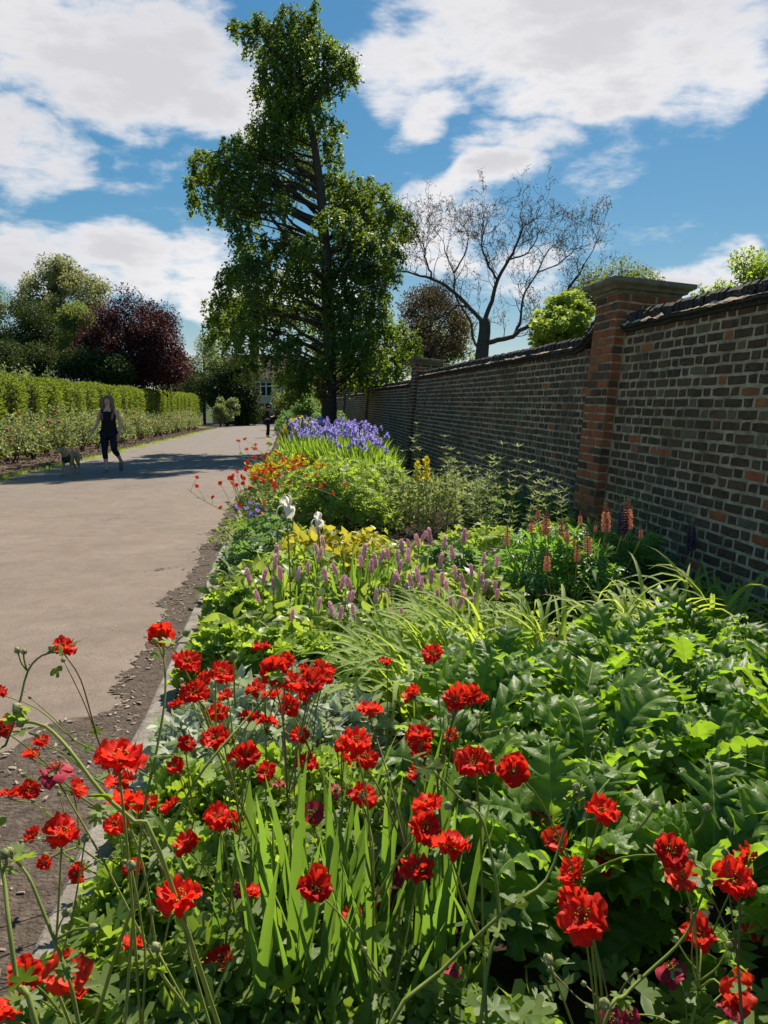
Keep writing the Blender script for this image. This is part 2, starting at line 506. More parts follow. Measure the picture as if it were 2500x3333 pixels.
def path_mat():
    m, T, out = new_mat('path_surface')
    geo = T.n('ShaderNodeNewGeometry'); pos = geo.outputs['Position']
    big = T.n('ShaderNodeTexNoise', i_Scale=0.55, i_Detail=5.0, i_Roughness=0.6); T.l(pos, big.inputs['Vector'])
    mid = T.n('ShaderNodeTexNoise', i_Scale=6.0, i_Detail=8.0, i_Roughness=0.7); T.l(pos, mid.inputs['Vector'])
    fine = T.n('ShaderNodeTexNoise', i_Scale=120.0, i_Detail=3.0); T.l(pos, fine.inputs['Vector'])
    col = T.mix(T.ramp(big.outputs[0], [(0.35, 0.0), (0.68, 1.0)]), (0.232, 0.178, 0.140), (0.200, 0.158, 0.127))
    col = T.mix(T.ramp(mid.outputs[0], [(0.35, 0.55), (0.60, 0.0)]), col, (0.145, 0.118, 0.098))
    # the far stretch is greyer tarmac; the near one is worn to a pinkish buff
    sp = T.n('ShaderNodeSeparateXYZ'); T.l(pos, sp.inputs[0])
    far = T.n('ShaderNodeMapRange'); far.inputs['From Min'].default_value = 14; far.inputs['From Max'].default_value = 26
    T.l(T.math('ADD', sp.outputs[1], T.math('MULTIPLY', big.outputs[0], 6.0)), far.inputs['Value'])
    col = T.mix(T.math('MULTIPLY', far.outputs[0], 0.8), col, (0.190, 0.172, 0.152))
    pat = T.n('ShaderNodeTexNoise', i_Scale=1.7, i_Detail=7.0, i_Roughness=0.65, i_Distortion=0.6); T.l(pos, pat.inputs['Vector'])
    col = T.mix(T.ramp(pat.outputs[0], [(0.50, 0.0), (0.66, 0.5)]), col, (0.150, 0.112, 0.088))
    col = T.mix(T.ramp(pat.outputs[0], [(0.30, 0.45), (0.44, 0.0)]), col, (0.265, 0.215, 0.175))
    grit = T.ramp(fine.outputs[0], [(0.30, 0.55), (0.46, 1.0), (0.62, 1.0), (0.74, 1.35)])
    col = T.mix(1.0, col, grit, 'MULTIPLY')
    vor = T.n('ShaderNodeTexVoronoi', feature='DISTANCE_TO_EDGE', i_Scale=0.55)
    wv = T.n('ShaderNodeVectorMath', operation='ADD')
    sc = T.n('ShaderNodeVectorMath', operation='SCALE', i_Scale=0.8); T.l(mid.outputs['Color'], sc.inputs[0])
    T.l(pos, wv.inputs[0]); T.l(sc.outputs[0], wv.inputs[1]); T.l(wv.outputs[0], vor.inputs['Vector'])
    crack = T.math('MULTIPLY', T.ramp(vor.outputs['Distance'], [(0.0, 1.0), (0.012, 0.0)]), T.ramp(big.outputs[0], [(0.5, 0.0), (0.62, 0.8)]))
    col = T.mix(crack, col, (0.055, 0.045, 0.038))
    pb = T.n('ShaderNodeBsdfPrincipled')
    pb.inputs['Roughness'].default_value = 0.9
    pb.inputs['Specular IOR Level'].default_value = 0.2
    T.l(col, pb.inputs['Base Color'])
    bp = T.n('ShaderNodeBump', i_Strength=0.5, i_Distance=0.01)
    T.l(T.math('ADD', T.math('MULTIPLY', fine.outputs[0], 0.5), mid.outputs[0]), bp.inputs['Height'])
    T.l(bp.outputs[0], pb.inputs['Normal'])
    T.l(pb.outputs[0], out.inputs[0])
    return m
MT['path'] = path_mat()

# foliage
MT['ginkgo'] = leaf_mat('ginkgo_leaf', (0.040, 0.074, 0.015), (0.095, 0.150, 0.030), tf=0.38, rough=0.55, spec=0.25, trans=(0.26, 0.38, 0.03))
MT['tree_green'] = leaf_mat('tree_leaf', (0.060, 0.088, 0.024), (0.150, 0.180, 0.052), tf=0.4, rough=0.55, spec=0.25, trans=(0.30, 0.36, 0.06))
MT['tree_pale'] = leaf_mat('pale_tree_leaf', (0.105, 0.125, 0.050), (0.210, 0.225, 0.100), tf=0.42, rough=0.6, spec=0.2, trans=(0.36, 0.38, 0.13))
MT['tree_dark'] = leaf_mat('dark_leaf', (0.016, 0.030, 0.010), (0.048, 0.076, 0.020), tf=0.25, rough=0.6, spec=0.18)
MT['tree_lime'] = leaf_mat('lime_leaf', (0.110, 0.160, 0.024), (0.230, 0.280, 0.045), tf=0.5, rough=0.5, spec=0.25, trans=(0.40, 0.52, 0.06))
MT['copper'] = leaf_mat('copper_leaf', (0.020, 0.008, 0.010), (0.075, 0.024, 0.026), tf=0.22, rough=0.6, spec=0.15, trans=(0.13, 0.03, 0.028))
MT['brown_leaf'] = leaf_mat('brown_leaf', (0.036, 0.030, 0.016), (0.080, 0.062, 0.032), tf=0.25, spec=0.15, rough=0.6)
MT['yew'] = leaf_mat('yew_needle', (0.062, 0.112, 0.020), (0.160, 0.215, 0.038), tf=0.42, rough=0.6, spec=0.2, trans=(0.28, 0.36, 0.035))
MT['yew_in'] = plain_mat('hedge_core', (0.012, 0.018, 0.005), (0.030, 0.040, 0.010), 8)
MT['rose_leaf'] = leaf_mat('rose_leaf', (0.07, 0.11, 0.038), (0.19, 0.225, 0.095), tf=0.38, rough=0.45, spec=0.3, trans=(0.34, 0.40, 0.10))
MT['acanthus'] = leaf_mat('acanthus_leaf', (0.055, 0.112, 0.022), (0.120, 0.195, 0.036), tf=0.46, rough=0.42, spec=0.28, obj_var=True, trans=(0.36, 0.60, 0.03), veins=(30, 30, 30, 0.22))
MT['acanthus_rib'] = leaf_mat('acanthus_rib', (0.17, 0.24, 0.08), (0.24, 0.32, 0.12), tf=0.3, rough=0.5, spec=0.25, obj_var=True)
MT['strap'] = leaf_mat('strap_leaf', (0.165, 0.245, 0.045), (0.290, 0.370, 0.085), tf=0.46, rough=0.5, spec=0.25, obj_var=True, trans=(0.56, 0.72, 0.07), veins=(500, 3, 500, 0.3), streak=0.5)
MT['sword'] = leaf_mat('sword_leaf', (0.055, 0.115, 0.034), (0.125, 0.205, 0.052), tf=0.42, rough=0.5, spec=0.25, obj_var=True, trans=(0.27, 0.47, 0.04), veins=(520, 3, 520, 0.35), streak=0.55)
MT['sword_batch'] = leaf_mat('drift_blade', (0.065, 0.13, 0.026), (0.14, 0.22, 0.05), tf=0.48, rough=0.45, spec=0.3, trans=(0.36, 0.56, 0.04))
MT['stachys'] = leaf_mat('silver_leaf', (0.25, 0.295, 0.215), (0.42, 0.45, 0.345), tf=0.28, rough=0.8, spec=0.12, trans=(0.44, 0.54, 0.24))
MT['alchemilla'] = leaf_mat('alchemilla_leaf', (0.13, 0.21, 0.034), (0.235, 0.325, 0.06), tf=0.46, rough=0.55, spec=0.25, trans=(0.48, 0.66, 0.05))
MT['bistort'] = leaf_mat('bistort_leaf', (0.085, 0.14, 0.04), (0.195, 0.255, 0.08), tf=0.44, rough=0.42, spec=0.4, trans=(0.44, 0.58, 0.07))
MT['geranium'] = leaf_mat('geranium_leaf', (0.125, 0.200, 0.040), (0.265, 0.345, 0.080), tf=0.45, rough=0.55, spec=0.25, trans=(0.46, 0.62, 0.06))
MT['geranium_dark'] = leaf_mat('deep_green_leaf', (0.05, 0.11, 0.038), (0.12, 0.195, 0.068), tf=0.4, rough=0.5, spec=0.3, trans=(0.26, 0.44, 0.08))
MT['epimedium'] = leaf_mat('yellow_green_leaf', (0.240, 0.260, 0.030), (0.400, 0.370, 0.055), tf=0.42, rough=0.45, trans=(0.62, 0.56, 0.05))
MT['lupin_leaf'] = leaf_mat('lupin_leaf', (0.06, 0.14, 0.046), (0.135, 0.235, 0.072), tf=0.42, rough=0.45, spec=0.3, trans=(0.32, 0.60, 0.06))
MT['feathery'] = leaf_mat('feathery_leaf', (0.12, 0.165, 0.058), (0.23, 0.265, 0.11), tf=0.42, rough=0.65, spec=0.2, trans=(0.42, 0.50, 0.14))
MT['geum_leaf'] = leaf_mat('geum_leaf', (0.07, 0.125, 0.028), (0.155, 0.215, 0.052), tf=0.45, rough=0.5, spec=0.25, trans=(0.36, 0.52, 0.04))
MT['euphorbia'] = leaf_mat('euphorbia_head', (0.230, 0.250, 0.020), (0.420, 0.400, 0.035), tf=0.35)
# flowers
def petal_mat(name, a, b, trans, tf=0.4, rough=0.55):
    return leaf_mat(name, a, b, trans=trans, tf=tf, rough=rough, spec=0.2, obj_var=True, gain=1.0)
MT['geum_red'] = petal_mat('geum_petal', (0.54, 0.008, 0.008), (0.84, 0.042, 0.016), (0.98, 0.055, 0.020), 0.45)
MT['geum_old'] = petal_mat('faded_petal', (0.30, 0.010, 0.030), (0.42, 0.030, 0.060), (0.55, 0.05, 0.07), 0.3)
MT['geum_orange'] = petal_mat('orange_petal', (0.72, 0.030, 0.014), (0.82, 0.075, 0.022), (0.95, 0.09, 0.025), 0.4)
MT['yellow'] = petal_mat('yellow_petal', (0.80, 0.58, 0.02), (0.90, 0.70, 0.04), (0.95, 0.78, 0.04), 0.35)
MT['stamen'] = petal_mat('stamen', (0.42, 0.16, 0.02), (0.62, 0.34, 0.05), (0.5, 0.3, 0.05), 0.1)
MT['bud'] = leaf_mat('flower_bud', (0.16, 0.19, 0.065), (0.29, 0.30, 0.13), tf=0.12, rough=0.8, obj_var=True)
MT['pink'] = petal_mat('bistort_flower', (0.66, 0.43, 0.50), (0.82, 0.58, 0.64), (0.95, 0.62, 0.70), 0.45)
MT['lupin_orange'] = petal_mat('lupin_floret', (0.84, 0.42, 0.28), (0.92, 0.60, 0.43), (0.97, 0.58, 0.38), 0.55)
MT['lupin_tip'] = petal_mat('lupin_tip', (0.34, 0.07, 0.07), (0.46, 0.14, 0.1), (0.55, 0.15, 0.1), 0.35)
MT['lupin_purple'] = petal_mat('purple_floret', (0.075, 0.028, 0.085), (0.15, 0.06, 0.15), (0.22, 0.08, 0.22), 0.25)
MT['iris_purple'] = petal_mat('iris_petal', (0.27, 0.22, 0.66), (0.48, 0.41, 0.84), (0.56, 0.48, 0.95), 0.45)
MT['iris_white'] = petal_mat('white_petal', (0.84, 0.83, 0.76), (0.90, 0.89, 0.84), (0.97, 0.95, 0.82), 0.5)
MT['violet'] = petal_mat('violet_petal', (0.26, 0.20, 0.62), (0.36, 0.28, 0.74), (0.4, 0.32, 0.8), 0.35)
MT['shell_pink'] = petal_mat('shell_pink_petal', (0.76, 0.40, 0.36), (0.82, 0.52, 0.46), (0.85, 0.5, 0.45), 0.35)
MT['rose_orange'] = petal_mat('rose_orange', (0.80, 0.20, 0.06), (0.85, 0.34, 0.14), (0.9, 0.35, 0.12), 0.25)
MT['rose_pink'] = petal_mat('rose_pink', (0.78, 0.22, 0.24), (0.82, 0.42, 0.38), (0.9, 0.4, 0.35), 0.25)
# ---------------------------------------------------------------- ground, path, beds
def sheet(name, xl, xr, ys, dz, mat, kind='structure', parent=None, nx=1):
    """Strip following the slope; xl, xr: functions or numbers giving the side edges."""
    fl = xl if callable(xl) else (lambda y: xl)
    fr = xr if callable(xr) else (lambda y: xr)
    V, F = [], []
    for y in ys:
        a, b = fl(y), fr(y)
        for i in range(nx + 1):
            V.append((a + (b - a) * i / nx, y, gz(y) + dz))
    w = nx + 1
    for j in range(len(ys) - 1):
        for i in range(nx):
            k = j * w + i
            F.append((k, k + 1, k + 1 + w, k + w))
    return link(name, mesh(name, V, F, mat), kind=kind, parent=parent)

KX = -0.64          # path side of the right kerb
WX = 2.92           # wall face at eye level
LX = -5.9           # left edge of the path
sheet('ground', -700, 700, [-60, -6, 90, 300, 1500], -0.06, MT['grass'])
sheet('path', LX - 0.1, KX, list(np.arange(-8, 84, 4.0)) + [84], 0.0, MT['path'], nx=3)
sheet('cross_path', -40, 6, [84, 87], 0.0, MT['path'])
sheet('flower_bed_soil', KX + 0.1, 3.05, list(np.arange(-8, 84, 4.0)), 0.012, MT['soil'], nx=2)
sheet('rose_bed_soil', -10.5, LX - 0.05, list(np.arange(-8, 78, 4.0)), 0.02, MT['mulch'], nx=2)

# worn silt along the kerb: outline traced on the ground, then roughened
edge = [(50, 2440), (168, 2352), (294, 2336), (345, 2322), (395, 2297), (372, 2250), (410, 2200), (458, 2121), (500, 2060),
        (540, 2015), (512, 1962), (600, 1900), (640, 1852), (655, 1790), (700, 1738), (728, 1690), (760, 1640), (790, 1590)]
pts = [np.array([-1.55, -1.0, 0]), np.array([-1.75, 1.2, 0]), np.array([-1.62, 2.4, 0])] + [gp(*e) for e in edge]
line = []
for a, b in zip(pts[:-1], pts[1:]):
    for t in np.linspace(0, 1, 9, endpoint=False):
        p = a + (b - a) * t
        line.append(p + rng.normal(0, 0.022, 3) * (1, 1, 0))
line.sort(key=lambda p: p[1])
V, F = [], []
for i, p in enumerate(line):
    y = float(p[1])
    V += [(min(p[0], KX - 0.03), y, gz(y) + 0.004), (KX + 0.01, y, gz(y) + 0.004)]
    if i:
        F.append((2 * i - 2, 2 * i - 1, 2 * i + 1, 2 * i))
dirt = link('path_silt', mesh('path_silt', V, F, MT['dirt']), kind='structure')

# wood chips and grit lying on the silt and on the left bed
def chips(name, n, xf, ylo, yhi, smin, smax, mat, dz, label):
    y = ylo + (yhi - ylo) * rng.random(n) ** 1.3
    x = xf(y, rng.random(n))
    pos = np.stack([x, y, gz(y) + dz], 1)
    ax = unit(n) * (1, 1, 0.15)
    nr = np.array([0, 0, 1.0]) + rng.normal(0, 0.35, (n, 3))
    TV = np.array([(-.5, 0, 0), (.5, 0.05, 0), (.42, 1, .0), (-.38, .9, 0), (-.4, .1, .35), (.4, .1, .3), (.36, .85, .3), (-.3, .8, .35)], float)
    TF = np.array([(4, 5, 6, 7), (0, 1, 5, 4), (1, 2, 6, 5), (2, 3, 7, 6), (3, 0, 4, 7)])
    s = smin + (smax - smin) * rng.random(n) ** 2
    o = link(name, scatter_mesh(name, (TV, TF), pos, ax, nr, np.stack([s * 0.45, s, s * 0.4], 1), mat, smooth=False), kind='stuff')
    o['label'] = label
    return o
lx = np.array([p[0] for p in line]); ly = np.array([p[1] for p in line])
srt = np.argsort(ly)
chips('wood_chip_litter', 900, lambda y, r: KX - 0.03 - (KX - np.interp(y, ly[srt], lx[srt])) * r ** 0.8, 1.6, 9, 0.008, 0.036, MT['chip'], 0.006, 'pale wood chips and grit strewn along the kerb')
chips('bark_mulch', 16000, lambda y, r: LX - 0.12 - 2.2 * r ** 1.4, 12, 66, 0.03, 0.12, MT['mulch'], 0.022, 'pale bark mulch under the rose bushes')
chips('path_grit', 500, lambda y, r: LX + 0.2 + (KX - LX - 0.3) * r, 2.5, 26, 0.005, 0.022, MT['chip'], 0.001, 'small grit and leaf litter scattered on the path')

# right kerb of long stones
kerb = link('kerb', None, kind='structure')
km = []
for v in range(4):
    mb = MB()
    x0, x1, L, h = 0.0, 0.115, 0.905, 0.055
    r = 0.012
    prof = [(x0, -0.1), (x0, h - r), (x0 + r * 0.4, h - r * 0.3), (x0 + r, h), (x1 - r, h + 0.002), (x1, h - r), (x1, -0.1)]
    Vv, Fv = [], []
    ss = [0, 0.008, 0.25, 0.5, 0.75, 0.897, 0.905]
    for i, s in enumerate(ss):
        inset = 0.004 if i in (0, len(ss) - 1) else 0
        for (x, z) in prof:
            Vv.append((x + rng.normal(0, 0.0025) + (inset if x < 0.05 else -inset), s, z - inset + rng.normal(0, 0.002)))
    k = len(prof)
    for i in range(len(ss) - 1):
        for j in range(k - 1):
            Fv.append((i * k + j, i * k + j + 1, (i + 1) * k + j + 1, (i + 1) * k + j))
    Fv += [tuple(range(k - 1, -1, -1)), tuple(range((len(ss) - 1) * k, len(ss) * k))]
    km.append(mesh('kerb_stone', Vv, Fv, MT['kerb']))
for i in range(60):
    y = -3 + i * 0.918
    o = link('kerb_stone', km[i % 4], parent=kerb, loc=(KX + rng.normal(0, .004), y, gz(y + .45) + rng.normal(0, .003)))
    o.rotation_euler = (-math.atan(SLOPE), 0, rng.normal(0, .004))

# timber edging of the rose bed
edging = link('bed_edging', None, kind='structure')
eb = []
for v in range(3):
    mb = MB(); mb.box(-0.02, 0.02, 0.01, 1.99, -0.1, 0.075 + 0.01 * v)
    eb.append(mb.build('edging_board', MT['timber']))
for i in range(38):
    y = 2 + i * 2.0
    o = link('edging_board', eb[i % 3], parent=edging, loc=(LX + 0.1 * math.sin(i * 0.7) * 0.3, y, gz(y + 1)))
    o.rotation_euler = (-math.atan(SLOPE), rng.normal(0, .05), rng.normal(0, .008))

# weedy grass growing at the foot of the edging
n = 5000
y = 12 + 50 * rng.random(n) ** 1.5
x = LX + 0.03 + np.abs(rng.normal(0, 0.16, n)) * (0.3 + 1.0 * (np.sin(y * 1.7) > 0.1))
pos = np.stack([x, y, gz(y) + 0.001], 1)
ax = np.array([0, 0, 1.0]) + rng.normal(0, 0.6, (n, 3)); ax[:, 2] = np.abs(ax[:, 2])
blade = (np.array([(-.5, 0, 0), (.5, 0, 0), (.3, .6, .05), (0, 1, .2), (-.3, .6, .05)], float)[[0, 1, 2, 4, 3]], np.array([(0, 1, 2, 3)]))
s = 0.03 + 0.07 * rng.random(n)
o = link('grass', scatter_mesh('grass', (np.array([(-.5, 0, 0), (.5, 0, 0), (.2, 1, .1), (-.2, 1, .1)], float), np.array([(0, 1, 2, 3)])), pos, ax, unit(n), np.stack([s * .18, s, s], 1), MT['geranium']), kind='stuff')
o['label'] = 'weedy grass along the foot of the rose bed edging'

# ---------------------------------------------------------------- garden wall
LEAN = 0.085
ln = math.sqrt(1 + LEAN * LEAN)
UW = np.array([0, -1.0, 0]); VW = np.array([LEAN, 0, 1.0]) / ln; WW = np.array([-1.0, 0, LEAN]) / ln
def wall_p(y, z, out=0.0):
    """Point on the leaning wall face at run y, height z, standing out by out."""
    return np.array([WX + LEAN * (z - EYE), y, z]) + WW * out

def brick_tmpl(L, H, D, seed, fine=True):
    """Worn brick face: chipped outline, rounded arris, all triangles."""
    r = np.random.default_rng(seed)
    h, k = L / 2, H / 2
    nl = (3 if L > 0.15 else 2) if fine else 1
    P = []
    for (x0, y0, x1, y1, n) in ((-h, -k, h, -k, nl), (h, -k, h, k, 1), (h, k, -h, k, nl), (-h, k, -h, -k, 1)):
        for i in range(n):
            t = i / n
            P.append((x0 + (x1 - x0) * t, y0 + (y1 - y0) * t))
    m = len(P)
    out, mid, inn = [], [], []
    for i, (x, y) in enumerate(P):
        corner = abs(abs(x) - h) < 1e-6 and abs(abs(y) - k) < 1e-6
        q = r.normal(0, 0.0017, 2) * (1 if fine else 0.7)
        if corner:
            q = q - np.array([np.sign(x), np.sign(y)]) * abs(r.normal(0.002, 0.0025))
        x, y = x + q[0], y + q[1]
        out.append((x, y, -0.012))
        mid.append((x * 0.995, y * 0.985, D - 0.003 + r.normal(0, .0008)))
        inn.append((x - np.sign(x) * (0.006 if abs(x) > h * .7 else 0) + r.normal(0, .001), y - np.sign(y) * 0.006, D + r.normal(0, .0014)))
    V = np.array(out + mid + inn + [(0, 0, D + r.normal(0, .001))])
    F = []
    for i in range(m):
        j = (i + 1) % m
        F += [(i, j, m + j), (i, m + j, m + i), (m + i, m + j, 2 * m + j), (m + i, 2 * m + j, 2 * m + i), (2 * m + i, 2 * m + j, 3 * m)]
    return V, np.array(F)
ST = [brick_tmpl(0.205, 0.0575, 0.005, 10 + i) for i in range(7)]
HD = [brick_tmpl(0.092, 0.0575, 0.005, 30 + i) for i in range(7)]
ST_FAR = [brick_tmpl(0.205, 0.0575, 0.005, 10 + i, False) for i in range(7)]
HD_FAR = [brick_tmpl(0.092, 0.0575, 0.005, 30 + i, False) for i in range(7)]
DARKP = [0.60, 0.27, 0.09, 0.028, 0.012]
brick_cache = {}
def brick_mesh(kind, i, m):
    key = (kind, i, m)
    if key not in brick_cache:
        t = {'s': ST, 'h': HD}[kind][i] if kind in 'sh' else kind
        brick_cache[key] = mesh('brick', t[0], t[1], BRICKS[m])
    return brick_cache[key]

def place_matrix(p, u=UW, v=VW, w=WW):
    M = Matrix(((u[0], v[0], w[0], p[0]), (u[1], v[1], w[1], p[1]), (u[2], v[2], w[2], p[2]), (0, 0, 0, 1)))
    return M

garden_wall = thing('garden_wall', 'long leaning old brick garden wall with stepped coping and capped piers along the flower bed', 'wall')
PIERS = [6.58, 17.16, 27.25, 37.85, 48.4]
PW = 0.49
TOPS = [1.97, 1.85, 1.70, 1.58, 1.45, 1.33]
COURSE = 0.075
bays = []
for b in range(6):
    y0 = -4.0 if b == 0 else PIERS[b - 1] + PW
    y1 = PIERS[b] if b < 5 else 62.0
    bays.append((y0, y1, TOPS[b]))
TH_W = 0.33
nobj = 0
for b, (y0, y1, zt) in enumerate(bays):
    zb = float(gz(y1)) - 0.25
    mb = MB()
    c = [wall_p(y, z, o) for o in (0.0, -TH_W) for (y, z) in ((y0, zb), (y1, zb), (y1, zt), (y0, zt))]
    mb.add(c, [(0, 1, 2, 3)[::-1], (4, 5, 6, 7), (3, 2, 6, 7), (0, 4, 5, 1), (0, 3, 7, 4), (1, 5, 6, 2)])
    panel = link('wall_panel', mb.build('wall_panel', MT['mortar']), parent=garden_wall)
    # Flemish bond courses hung from the top so that they stay level
    P = {}
    nc = int((zt - zb) / COURSE)
    for ci in range(nc):
        z = zt - (ci + 0.5) * COURSE
        y = y1 - 0.006 - (0.0 if ci % 2 == 0 else 0.055)
        kind = 's' if ci % 2 == 0 else 'h'
        if ci % 2:
            pass
        while y > y0 + 0.06:
            L = 0.213 if kind == 's' else 0.100
            if y - L < y0:
                break
            m = int(rng.choice(5, p=DARKP))
            vi = int(rng.integers(0, 7))
            if rng.random() < 0.03 and kind == 's':   # a bond slip: two headers
                pass
            p = wall_p(y - L / 2, z + rng.normal(0, .0018), rng.normal(0.0004, .0012))
            if b == 0 and y < 6.6 and y > 4.42 and z > 0.42:
                o = link('brick', brick_mesh(kind, vi, m), parent=panel)
                tilt = rng.normal(0, .012)
                o.matrix_world = place_matrix(p) @ Matrix.Rotation(tilt, 4, 'Z')
                nobj += 1
            else:
                P.setdefault((kind, vi, m), []).append(p)
            y -= L + 0.0125 + abs(rng.normal(0, .0015))
            kind = 'h' if kind == 's' else 's'
    Vs, Fs, Ms, off = [], [], [], 0
    for (kind, vi, m), pp in P.items():
        pp = np.array(pp); k = len(pp)
        t = ((ST if kind == 's' else HD) if b <= 1 else (ST_FAR if kind == 's' else HD_FAR))[vi]
        axis = np.repeat(VW[None], k, 0) + np.array([0, 1, 0]) * rng.normal(0, .012, (k, 1))
        Vq, Fq, _ = scatter_geo(t, pp, axis, np.repeat(WW[None], k, 0), np.ones(k))
        Vs.append(Vq); Fs.append(Fq + off); Ms += [m] * len(Fq); off += len(Vq)
    if Vs:
        link('brickwork', mesh('brickwork', np.concatenate(Vs), np.concatenate(Fs), BRICKS, midx=Ms), parent=panel, kind='stuff')
    # oversailing creasing course, lime fillet and brick-on-edge coping
    def topz(y):
        if b >= 1 and y < y0 + 0.55:
            t = (y0 + 0.55 - y) / 0.55
            return zt + (bays[b - 1][2] - zt + 0.06) * t * t * (3 - 2 * t)
        return zt
    ys = np.arange(y0, y1 + 0.001, 0.22)
    prof = [(-TH_W - 0.05, 0.0), (-TH_W - 0.05, 0.035), (0.0, 0.05), (0.055, 0.03), (0.06, 0.0), (0.03, -0.004), (0.03, -0.03), (-0.01, -0.032)]
    V, F = [], []
    for y in ys:
        jz = rng.normal(0, .004); jo = rng.normal(0, .004)
        for (o_, dz) in prof:
            V.append(wall_p(y, topz(y) + dz + jz, o_ + (jo if o_ > 0 else 0)))
    k = len(prof)
    for i in range(len(ys) - 1):
        for j in range(k):
            F.append((i * k + j, i * k + (j + 1) % k, (i + 1) * k + (j + 1) % k, (i + 1) * k + j))
    link('creasing_course', mesh('creasing_course', V, F, MT['coping']), parent=panel)
    ys = np.arange(y0 + 0.02, y1, 0.05)
    V, F = [], []
    for y in ys:
        w = abs(rng.normal(0.010, 0.008)) * (0.3 + 0.7 * (math.sin(y * 2.1) + math.sin(y * 5.3) > -0.6))
        z = topz(y)
        V += [wall_p(y, z + 0.030, 0.058 + rng.normal(0, .002)), wall_p(y, z + 0.030 - w * 0.8, 0.064 + rng.normal(0, .002)), wall_p(y, z + 0.036 + w, 0.040)]
    for i in range(len(ys) - 1):
        F += [(3 * i, 3 * i + 3, 3 * i + 5, 3 * i + 2), (3 * i + 1, 3 * i + 4, 3 * i + 3, 3 * i)]
    link('lime_fillet', mesh('lime_fillet', V, F, MT['mortar']), parent=panel)
    # coping bricks stand on edge across the wall
    cop = MB()
    y = y0 + 0.04
    while y < y1 - 0.04:
        wv = 0.060 + rng.normal(0, .004)
        h = 0.105 + rng.normal(0, .006)
        z = topz(y) + 0.03
        o0, o1 = 0.028 + rng.normal(0, .006), -TH_W - 0.03
        tl = rng.normal(0, .006)
        ring = [(o0, 0), (o0, h - 0.03), (o0 - 0.03, h), (o1 + 0.03, h), (o1, h - 0.03), (o1, 0)]
        A = [wall_p(y + tl * (dz > 0.05), z + dz, o_) for o_, dz in ring]
        B = [wall_p(y + wv + tl * (dz > 0.05), z + dz, o_) for o_, dz in ring]
        F = [tuple(range(5, -1, -1)), tuple(range(6, 12))] + [(i, (i + 1) % 6, 6 + (i + 1) % 6, 6 + i) for i in range(6)]
        if b == 0 and 4.4 < y < 6.6:
            link('coping_brick', mesh('coping_brick', A + B, F, MT['coping']), parent=panel)
        else:
            cop.add(A + B, F)
        y += wv + 0.011
    link('coping', cop.build('coping', MT['coping']), parent=panel, kind='stuff')

